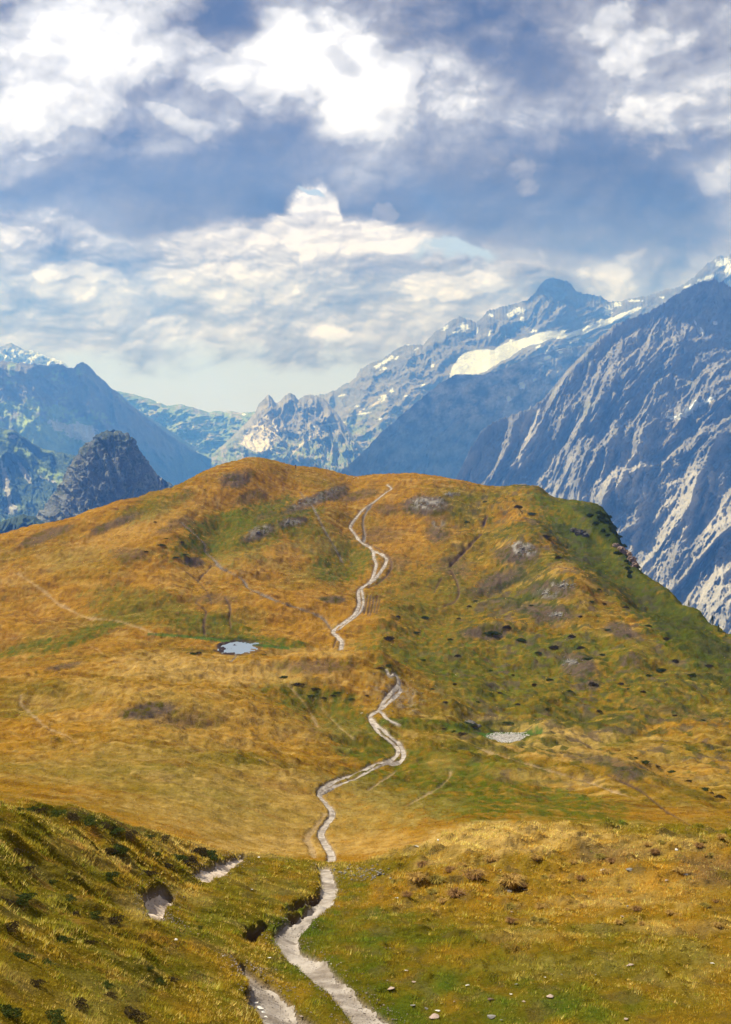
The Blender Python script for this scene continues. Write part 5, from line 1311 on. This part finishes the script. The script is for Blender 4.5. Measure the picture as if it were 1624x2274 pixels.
ST = [
 (924, 1881, 26, 'white', 'long white boulder at the lip of the mound right of the trail', None), (973, 1866, 13, 'white', 'smaller white stone uphill of the long white boulder', None),
 (902, 2158, 12, 'white', 'small white stone on turf between the trail and a dark slab', GT), (919, 2183, 18, 'pink', 'pinkish stone half sunk in turf right of the trail', GT), (871, 2198, 28, 'pink', 'long reddish slab lying close to the right side of the trail', None),
 (1038, 2191, 15, 'white', 'bright white oval stone alone on the turf above the dark slabs', None), (1147, 2188, 15, 'grey', 'tilted grey stone with a pale top right of the white oval stone', None), (1089, 2223, 28, 'brown', 'dark slab in turf, upper of the two dark slabs near the bottom edge', None),
 (1089, 2262, 32, 'grey', 'dark-sided grey slab touching the bottom, below the upper dark slab', None), (1114, 2268, 14, 'grey', 'small grey stone just right of the lower dark-sided slab', None), (1224, 2216, 26, 'pink', 'pinkish slab in the turf, rightmost of the bottom slabs', None),
 (1164, 2227, 16, 'pink', 'small pink stone between the dark slab and the rightmost pinkish slab', None), (1134, 2211, 10, 'white', 'tiny pale stone above the dark slab near the bottom', None), (968, 2261, 38, 'pink', 'large flat pinkish slab near the bottom, left of the dark-sided slab', None),
 (946, 2243, 14, 'grey', 'grey stone above the large flat pinkish slab', None), (971, 2248, 17, 'white', 'thin pale stone right above the large flat pinkish slab', None), (919, 2236, 22, 'grey', 'thin grey slab in the grass near the trail bottom', None), (1009, 2227, 10, 'pink', 'small pinkish stone sunk in turf above the bottom slabs', GT),
 (861, 2180, 9, 'grey', 'small grey stone standing in turf above the long reddish slab', None), (857, 2108, 9, 'brown', 'small dark stone in turf right of the trail bend', None), (866, 2108, 6, 'grey', 'little grey stone in the turf right of the trail', GT), (806, 2165, 14, 'brown', 'brown stone in grass between trail and white stone', GT),
 (736, 2143, 10, 'white', 'small white stone in dark green grass right of the trail', None), (905, 2159, 10, 'pink', 'little pink stone in turf right of the trail', GT), (880, 1996, 14, 'white', 'pale stone in grass right of the narrow upper trail', GT), (818, 2008, 12, 'brown', 'brown stone in turf right of the narrow upper trail', GT),
 (1582, 2142, 14, 'white', 'bright white stone near the right edge of the near turf', None), (1323, 2167, 9, 'grey', 'small bluish grey stone in the near turf at the right', None), (1402, 2146, 30, 'pink', 'flat bare slab nearly level with tawny grass at the right', None), (1247, 2167, 8, 'grey', 'little grey stone in the near turf at the right', GR), (1210, 2173, 8, 'white', 'little pale stone in the near turf at the right', GR),
 (1502, 1889, 18, 'white', 'pale stone on the tawny mound near its crest', GR), (1397, 1934, 24, 'grey', 'grey slab showing through the tawny mound', GR), (1337, 1934, 14, 'white', 'pale stone on the tawny mound', GR), (1524, 1944, 26, 'grey', 'grey slab on the tawny mound near the right edge', GR), (1480, 1957, 18, 'pink', 'pinkish slab on the tawny mound', GR), (1382, 2037, 16, 'pink', 'pinkish stone low on the tawny mound', GR),
 (1394, 2014, 14, 'grey', 'grey stone low on the tawny mound', GR), (1127, 1981, 26, 'grey', 'bare grey stone at the foot of the largest shaggy tussock', None), (1168, 1978, 22, 'brown', 'dark stone beside the largest shaggy tussock', None), (1112, 1934, 14, 'grey', 'grey stone in the hummocky grass right of the trail', GR), (1137, 2027, 12, 'pink', 'small pinkish stone on the middle turf', GR), (1390, 2266, 18, 'pink', 'pinkish stone at the bottom edge right of centre', None),
 (391, 2090, 17, 'white', 'bright white stone alone on the near left bank', None), (440, 2077, 11, 'pink', 'pinkish stone right of the bright white stone', None), (597, 2130, 14, 'white', 'pale stone left of the trail just below its bend', None), (495, 2126, 7, 'white', 'tiny white stone on turf above the side trail', None), (575, 1905, 9, 'white', 'small white stone on the skyline of the near turf left of the trail', None),
 (532, 1904, 16, 'grey', 'grey stone at the top end of the clay cut', None), (520, 1909, 14, 'grey', 'grey stone a little down the clay cut from its top', None), (506, 1916, 12, 'grey', 'grey stone midway along the upper clay cut', None), (559, 1977, 9, 'white', 'little pale stone in the turf between clay cut and trail', GL), (620, 1910, 10, 'grey', 'little grey stone near the trail lip', GL),
 (575, 2242, 30, 'white', 'largest chalky white rock of the cluster left of the side trail', None), (565, 2230, 20, 'white', 'upper chalky white rock of the cluster left of the side trail', None), (585, 2252, 22, 'white', 'lower chalky white rock of the cluster left of the side trail', None), (590, 2262, 18, 'white', 'bottom chalky white rock of the cluster left of the side trail', None),
 (789, 2247, 20, 'pink', 'pinkish stone lying on the main trail near the bottom', None), (786, 2240, 10, 'brown', 'dark pebble just behind the pinkish stone on the trail', None), (843, 2264, 13, 'brown', 'dark flat stone on the trail at the bottom edge', None), (809, 2254, 13, 'brown', 'brown flat stone on the trail below the pinkish stone', None), (671, 2260, 14, 'pink', 'pinkish stone at the right side of the side trail', None),
 (637, 2106, 11, 'brown', 'brown stone at the inner bend of the main trail', None), (604, 2215, 10, 'brown', 'brown stone in the middle of the side trail', None), (577, 1690, 10, 'pink', 'lone pinkish rock on the tawny knoll', None), (803, 1585, 9, 'white', 'white stone just left of the trail fork on the middle slope', None), (1012, 1500, 6, 'white', 'tiny white stone on the right-hand hillside', None),
 (786, 1061, 7, 'white', 'left one of two white stones in the saddle of the skyline', None), (795, 1062, 7, 'white', 'right one of two white stones in the saddle of the skyline', None), (720, 1065, 6, 'white', 'white stone below the skyline between hiker and saddle', None),
]
for i, (a, b, w, c, lab, gp) in enumerate(ST):
    stone(a, b, w * 0.68, c, lab, gp, i)
def scatter_pebbles(name, label, spots, mat, seed, zl=0.0):
    """one mesh of small angular pebbles. spots: (x, y, radius)"""
    R = np.random.default_rng(seed); base_v = []; 
    o8 = np.array([(1, 0, 0), (0, 1, 0), (-1, 0, 0), (0, -1, 0), (0.1, 0.1, 0.6), (0, 0, -0.4)], float)
    f8 = np.array([(0, 1, 4), (1, 2, 4), (2, 3, 4), (3, 0, 4), (1, 0, 5), (2, 1, 5), (3, 2, 5), (0, 3, 5)])
    s = np.array(spots, float); n = len(s)
    V = o8[None] * (1 + R.uniform(-0.35, 0.35, (n, 6, 3))); a = R.uniform(0, 6.28, n); ca, sa = np.cos(a)[:, None], np.sin(a)[:, None]
    X = V[..., 0] * ca - V[..., 1] * sa; Yv = V[..., 0] * sa + V[..., 1] * ca
    V = np.stack([X, Yv, V[..., 2]], -1) * s[:, 2][:, None, None]
    V[..., 0] += s[:, 0][:, None]; V[..., 1] += s[:, 1][:, None]; V[..., 2] += (ground_z(s[:, 0], s[:, 1]) + zl)[:, None]
    Fq = (f8[None] + (np.arange(n) * 6)[:, None, None]).reshape(-1, 3)
    o = mesh_np(name, V.reshape(-1, 3), Fq, mat, smooth=False); tag(o, label, kind='stuff')
R_ = np.random.default_rng(77)
sp_ = []
while len(sp_) < 1500:
    a, q = R_.uniform(0, 6.283), math.sqrt(R_.uniform(0, 1))
    x = gc[0] + math.cos(a) * q * 3.5; y = gc[1] + math.sin(a) * q * 5.2
    if fbm(np.array([x / 1.2]), np.array([y / 1.8]), 3, 79)[0] > -0.28 + (q > 0.8) * 0.25: sp_.append((x, y, R_.uniform(0.05, 0.16)))
scatter_pebbles('gravel', 'whitish gravel on the bed of the dried-up pool', sp_, mat_plain('bed_gravel', (0.46, 0.44, 0.43), 0.3, 3), 5)
sp_ = []
for P_, w, dep, kind in LINES:
    if kind in ('trail', 'clay', 'scree'):
        Q = P_[P_[:, 1] < 480]
        for _ in range(int(len(Q) * (9 if len(Q) and Q[:, 1].mean() < 60 else 4))):
            i = R_.integers(0, len(Q)); o_ = R_.normal(0, 0.26, 2); Yq = Q[i, 1]
            sp_.append((Q[i, 0] + o_[0] * (1 + Yq / 250), Q[i, 1] + o_[1] * 1.5, R_.uniform(0.006, 0.02) * (1 + Yq / 90)))
scatter_pebbles('trail_gravel', 'loose grit and pebbles along the trails', sp_, mat_plain('trail_pebbles', (0.32, 0.27, 0.24), 0.45, 5), 6, 0.03)
sp_ = []
for (x, y, rx, ry, an, amt) in P_STONE[:10]:
    for _ in range(int(70 * amt)):
        a, q = R_.uniform(0, 6.283), R_.normal(0, 0.5)
        wx, wy, wz = cast(x + math.cos(a) * q * rx, y + math.sin(a) * q * ry)
        sp_.append((wx, wy, abs(R_.normal(0, 0.16)) + 0.10))
for _ in range(160):
    wx, wy, wz = cast(R_.normal(885, 40), R_.normal(1545, 25)); sp_.append((wx, wy, R_.uniform(0.05, 0.16)))
for _ in range(120):
    wx, wy, wz = cast(R_.normal(800, 30), R_.normal(1940, 9)); sp_.append((wx, wy, R_.uniform(0.03, 0.08)))
scatter_pebbles('scree', 'pale broken stone weathering out of the turf', sp_, MS['grey'], 7, 0.02)

# ------------------------------------------------------------------ outcrops on the right-hand edge of the hill
def outcrop(pts, label, mat, seed, hs):
    import bmesh
    x, Y, z = cast(*pts[0][:2])
    root = empty('rock_outcrop', (x, Y, z)); tag(root, label, 'rock')
    for j, (a, b, w, h) in enumerate(pts):
        wx, wy, wz = cast(a, b)
        me = bpy.data.meshes.new('rock_block'); bm = bmesh.new(); bmesh.ops.create_icosphere(bm, subdivisions=4, radius=1.0)
        r = w * wy / F / 2
        for v in bm.verts:
            p = np.array(v.co); n = 0
            q = ridged(np.array([p[0] * 1.7 + seed + j * 3]), np.array([p[2] * 1.9 + p[1] * 1.3]), 4, seed + j)[0] - 0.5
            c = np.round(p * 2.2) / 2.2
            p = p * 0.55 + c * 0.45; p = p * (1 + 0.45 * q)
            v.co = Vector((p[0] * r, p[1] * r * 1.0, p[2] * r * h))
        bm.to_mesh(me); bm.free(); me.materials.append(mat)
        o = bpy.data.objects.new('rock_block', me); COL.objects.link(o); o.parent = root
        o.location = (wx - x, wy - Y, wz - z)
mat_crag = mat_plain('crag', (0.34, 0.25, 0.20), 0.4, 0.9, 0.9, 0.3, 1.6, col2=(0.10, 0.07, 0.06))
mat_dcrag = mat_plain('dark_crag', (0.12, 0.11, 0.10), 0.4, 0.9, 0.9, 0.3, 1.6, col2=(0.04, 0.035, 0.035))
outcrop([(1368, 1212, 16, 0.7), (1380, 1222, 20, 0.9), (1393, 1232, 22, 1.0), (1403, 1246, 22, 1.1), (1410, 1258, 18, 1.0), (1388, 1224, 14, 0.8)], 'ruddy crag breaking out of the right-hand edge of the hill', mat_crag, 3, 1)
outcrop([(1288, 1184, 22, 0.8), (1275, 1178, 16, 0.7), (1300, 1190, 14, 0.8)], 'small dark crag in the green slope below the right shoulder', mat_dcrag, 9, 1)
outcrop([(1162, 1077, 18, 0.25), (1148, 1076, 10, 0.2)], 'low grey rock on the skyline bump right of the trail top', MS['grey'], 19, 1)
outcrop([(1042, 1606, 30, 0.35), (1060, 1612, 18, 0.4)], 'dark peaty ledge behind the left end of the dried-up pool', mat_dcrag, 29, 1)
_R = random.Random(4)
_E = []
while len(_E) < 15:
    a, t = _R.uniform(0, 1), _R.uniform(4, 40)
    px_ = 1318 + a * 96; ridge_ = float(poly(px_, LAYERS[15][1])); _E.append((round(px_ - t * 0.25), round(ridge_ + 6 + t * 0.8), round(_R.uniform(12, 20))))
for i, (a, b, w) in enumerate(_E + [(1345, 1160, 26), (1360, 1175, 26), (1335, 1150, 22), (1325, 1165, 22), (1372, 1195, 24), (1385, 1210, 22), (1350, 1190, 20), (1398, 1225, 18), (1408, 1240, 18), (1416, 1252, 18), (1310, 1145, 20), (1340, 1180, 18), (1330, 1140, 20), (1355, 1150, 18), (1376, 1184, 16), (1392, 1216, 16)]):
    shrub(a, b, w * 0.75, (i * 2) % 4, which(sizeword(w, 19, 23), 'dark shrub on the steep edge', a, b), 'shrubs clinging to the steep right edge', 2.6)

# ------------------------------------------------------------------ small conifers on the right skyline
mat_bark = mat_plain('bark', (0.10, 0.07, 0.05), 0.3, 8)
mat_needle = mat_leaf('needles', 0.15, 0.3, (0.028, 0.050, 0.018))
def conifer(px, py, hP, label, seed, lift=2):
    x, Y, z = cast(px, py + lift)
    H = hP * Y / F
    R = np.random.default_rng(seed)
    root = empty('conifer', (x, Y, z)); tag(root, label, 'tree')
    n = 8; rings = []
    for k, (zz, r) in enumerate([(-0.1, 0.035), (0.3, 0.028), (0.7, 0.014), (1.0, 0.004)]):
        for i in range(n):
            rings.append((math.cos(i * 6.283 / n) * r * H, math.sin(i * 6.283 / n) * r * H, zz * H))
    fs = [[k * n + i, k * n + (i + 1) % n, (k + 1) * n + (i + 1) % n, (k + 1) * n + i] for k in range(3) for i in range(n)]
    tri_mesh('trunk', rings, fs, mat_bark, root)
    m = 1100
    hz = R.uniform(0.06, 1.0, m) ** 0.8; a = R.uniform(0, 6.283, m); rr_ = (1.02 - hz) * 0.36 * np.sqrt(R.uniform(0, 1, m)) * (0.8 + 0.3 * np.sin(a * 3 + hz * 20)) * (0.75 + 0.35 * np.sin(hz * 50))
    Pp = np.stack([np.cos(a) * rr_, np.sin(a) * rr_, hz - rr_ * 0.25], -1) * H
    d = np.stack([np.cos(a), np.sin(a), R.uniform(-0.5, 0.4, m)], -1) * 0.055 * H; e = np.stack([-np.sin(a), np.cos(a), R.uniform(-.5, .5, m)], -1) * 0.022 * H
    V = np.stack([Pp - e, Pp + e, Pp + d], 1).reshape(-1, 3)
    o = mesh_np('crown', V, np.arange(3 * m).reshape(-1, 3), mat_needle, smooth=False, parent=root)
conifer(1424, 1272, 14, 'little dark conifer on the skyline at the foot of the ruddy crag', 1)
conifer(1530, 1344, 15, 'little conifer standing alone on the right skyline', 2)
conifer(1582, 1386, 22, 'larger bushy conifer on the right skyline near the picture edge', 3)
conifer(1596, 1400, 16, 'conifer just right of the larger bushy one on the skyline', 4)
conifer(1612, 1412, 10, 'last small conifer on the skyline at the right edge', 5)

# ------------------------------------------------------------------ hiker on the skyline
def skin_mesh(name, joints, bones, mat, parent, sub=1):
    me = bpy.data.meshes.new(name); me.from_pydata([j[0] for j in joints], bones, [])
    o = bpy.data.objects.new(name, me); COL.objects.link(o)
    md = o.modifiers.new('skin', 'SKIN')
    for i, j in enumerate(joints):
        r = j[1] if isinstance(j[1], tuple) else (j[1], j[1])
        me.skin_vertices[0].data[i].radius = r
    me.skin_vertices[0].data[0].use_root = True
    o.modifiers.new('smooth', 'SUBSURF').levels = sub
    dg = bpy.context.evaluated_depsgraph_get(); ev = o.evaluated_get(dg)
    new = bpy.data.meshes.new_from_object(ev); new.materials.clear(); new.materials.append(mat)
    new.polygons.foreach_set('use_smooth', [True] * len(new.polygons))
    o.modifiers.clear(); o.data = new; new.name = name
    o.parent = parent
    return o
def hiker():
    x, Y, z = cast(657, 1041)
    z = float(ground_z(x, Y))
    root = empty('person', (x, Y, z), math.radians(-60)); tag(root, 'hiker in dark clothes with a backpack and pale cap walking on the skyline', 'person')
    skin = mat_plain('skin', (0.48, 0.30, 0.22), 0.1, 20, 0.1); dark = mat_plain('dark_cloth', (0.022, 0.024, 0.035), 0.2, 20, 0.2); trou = mat_plain('trouser_cloth', (0.05, 0.045, 0.04), 0.2, 20, 0.2)
    pale = mat_plain('cap_cloth', (0.78, 0.76, 0.72), 0.1, 20, 0.1); pack = mat_plain('pack_cloth', (0.03, 0.035, 0.05), 0.2, 20, 0.2)
    J = [((0, 0, 0.92), (0.15, 0.11)), ((0, 0.02, 1.12), (0.14, 0.10)), ((0, 0.05, 1.34), (0.17, 0.11)), ((0, 0.07, 1.48), 0.06), ((0, 0.10, 1.56), 0.065), ((0, 0.11, 1.65), (0.085, 0.10)), ((0, 0.11, 1.73), 0.07),
         ((-0.19, 0.05, 1.42), 0.055), ((-0.27, 0.0, 1.16), 0.042), ((-0.25, 0.2, 0.98), 0.03), ((-0.24, 0.26, 0.94), 0.034),
         ((0.19, 0.05, 1.42), 0.055), ((0.27, -0.02, 1.16), 0.042), ((0.26, 0.12, 0.94), 0.03), ((0.26, 0.16, 0.88), 0.034),
         ((-0.10, 0.0, 0.88), 0.09), ((-0.10, 0.18, 0.50), 0.065), ((-0.10, 0.22, 0.09), 0.045), ((-0.10, 0.36, 0.04), 0.045),
         ((0.10, 0.0, 0.88), 0.09), ((0.10, -0.04, 0.48), 0.065), ((0.10, -0.26, 0.12), 0.045), ((0.10, -0.14, 0.04), 0.045)]
    Bn = [(0, 1), (1, 2), (2, 3), (3, 4), (4, 5), (5, 6), (2, 7), (7, 8), (8, 9), (9, 10), (2, 11), (11, 12), (12, 13), (13, 14), (0, 15), (15, 16), (16, 17), (17, 18), (0, 19), (19, 20), (20, 21), (21, 22)]
    for base, hx, s in ((10, J[10][0], -1), (14, J[14][0], 1)):
        for k, (ox, l) in enumerate(((-0.026, 0.06), (-0.009, 0.072), (0.009, 0.068), (0.026, 0.052))):
            J.append(((hx[0] + ox, hx[1] + 0.045, hx[2] - 0.03), 0.010)); J.append(((hx[0] + ox, hx[1] + 0.05 + l * 0.4, hx[2] - 0.03 - l * 0.7), 0.008))
            Bn += [(base, len(J) - 2), (len(J) - 2, len(J) - 1)]
        J.append(((hx[0] - s * 0.045, hx[1] + 0.03, hx[2] - 0.01), 0.011)); Bn.append((base, len(J) - 1))
    # face: nose, ears
    J.append(((0, 0.225, 1.64), 0.016)); Bn.append((5, len(J) - 1))
    J.append(((-0.095, 0.10, 1.64), 0.018)); Bn.append((5, len(J) - 1)); J.append(((0.095, 0.10, 1.64), 0.018)); Bn.append((5, len(J) - 1))
    skin_mesh('body', J, Bn, skin, root)
    skin_mesh('jacket', [((0, 0, 0.90), (0.165, 0.125)), ((0, 0.02, 1.12), (0.16, 0.12)), ((0, 0.05, 1.34), (0.19, 0.13)), ((0, 0.07, 1.45), 0.085), ((-0.19, 0.05, 1.42), 0.075), ((-0.27, 0.0, 1.16), 0.06), ((-0.25, 0.17, 1.0), 0.048), ((0.19, 0.05, 1.42), 0.075), ((0.27, -0.02, 1.16), 0.06), ((0.26, 0.09, 0.98), 0.048)],
              [(0, 1), (1, 2), (2, 3), (2, 4), (4, 5), (5, 6), (2, 7), (7, 8), (8, 9)], dark, root)
    skin_mesh('trousers', [((0, 0, 0.93), (0.165, 0.125)), ((-0.10, 0.0, 0.86), 0.11), ((-0.10, 0.18, 0.50), 0.085), ((-0.10, 0.21, 0.14), 0.07), ((0.10, 0.0, 0.86), 0.11), ((0.10, -0.04, 0.48), 0.085), ((0.10, -0.24, 0.17), 0.07)],
              [(0, 1), (1, 2), (2, 3), (0, 4), (4, 5), (5, 6)], trou, root)
    skin_mesh('backpack', [((0, -0.14, 1.02), (0.17, 0.10)), ((0, -0.13, 1.22), (0.18, 0.12)), ((0, -0.10, 1.46), (0.15, 0.10))], [(0, 1), (1, 2)], pack, root)
    skin_mesh('cap', [((0, 0.08, 1.69), (0.10, 0.11)), ((0, 0.09, 1.745), (0.085, 0.10)), ((0, 0.25, 1.69), (0.07, 0.012))], [(0, 1), (0, 2)], pale, root)
    for s in (-1, 1):
        skin_mesh('boot', [((s * 0.10, 0.22 if s < 0 else -0.26, 0.14), 0.055), ((s * 0.10, 0.23 if s < 0 else -0.24, 0.05), 0.055), ((s * 0.10, 0.38 if s < 0 else -0.12, 0.035), 0.045)], [(0, 1), (1, 2)], mat_bark, root)
hiker()

# ------------------------------------------------------------------ two birds
def bird(px, py, Y, span, label, rz):
    x = (px - CX) / F * Y; z = -(py - HY) / F * Y
    root = empty('bird', (x, Y, z), rz); tag(root, label, 'bird', 'birds in the low sky')
    m = mat_plain('plumage', (0.03, 0.03, 0.03), 0.2, 8)
    s = span
    skin_mesh('body', [((0, 0, 0), 0.05 * s), ((0, 0.16 * s, 0.01 * s), 0.035 * s), ((0, 0.22 * s, 0.03 * s), 0.028 * s), ((0, 0.28 * s, 0.02 * s), 0.008 * s), ((0, -0.14 * s, 0), 0.03 * s), ((0, -0.28 * s, 0), (0.06 * s, 0.008 * s))], [(0, 1), (1, 2), (2, 3), (0, 4), (4, 5)], m, root)
    for sg in (-1, 1):
        V = []; 
        for t, c, h in ((0.0, 0.09, 0.0), (0.25, 0.10, 0.06), (0.40, 0.07, 0.05), (0.5, 0.01, 0.0)):
            V += [(sg * t * s, c * s + 0.02 * s, h * s + 0.008 * s), (sg * t * s, -c * s, h * s + 0.008 * s), (sg * t * s, -c * s, h * s - 0.004 * s), (sg * t * s, c * s + 0.02 * s, h * s - 0.004 * s)]
        Fq = [[a * 4 + i, a * 4 + (i + 1) % 4, a * 4 + 4 + (i + 1) % 4, a * 4 + 4 + i] for a in range(3) for i in range(4)]
        tri_mesh('wing', V, Fq, m, root)
bird(267, 809, 520, 1.2, 'tiny dark bird, left and lower of two over the far-left valley', 0.9)
bird(316, 791, 540, 1.0, 'tiny dark bird, right and higher of two over the far-left valley', -0.6)

# ------------------------------------------------------------------ haze: one closed box of even, pale air
def haze():
    x0, x1, y0, y1, z0, z1 = -14000, 14000, -400, 13600, -1300, 1330
    V = np.array([(x, y, z) for x in (x0, x1) for y in (y0, y1) for z in (z0, z1)], float)
    Fq = np.array([(0, 1, 3, 2), (4, 6, 7, 5), (0, 4, 5, 1), (2, 3, 7, 6), (0, 2, 6, 4), (1, 5, 7, 3)])
    m = bpy.data.materials.new('haze'); m.use_nodes = True
    T = NT(m.node_tree); T.n.clear()
    out = T.node('ShaderNodeOutputMaterial'); v = T.node('ShaderNodeVolumePrincipled')
    v.inputs['Color'].default_value = HAZE_COLOR + (1,)
    v.inputs['Density'].default_value = HAZE_DENSITY
    v.inputs['Absorption Color'].default_value = (1, 1, 1, 1)
    v.inputs['Anisotropy'].default_value = 0.15
    T.l.new(v.outputs[0], out.inputs['Volume'])
    o = mesh_np('haze', V, Fq, m, smooth=False)
    tag(o, kind='stuff')
HAZE_DENSITY = 0.00018
HAZE_COLOR = (0.065, 0.215, 0.74)
haze()
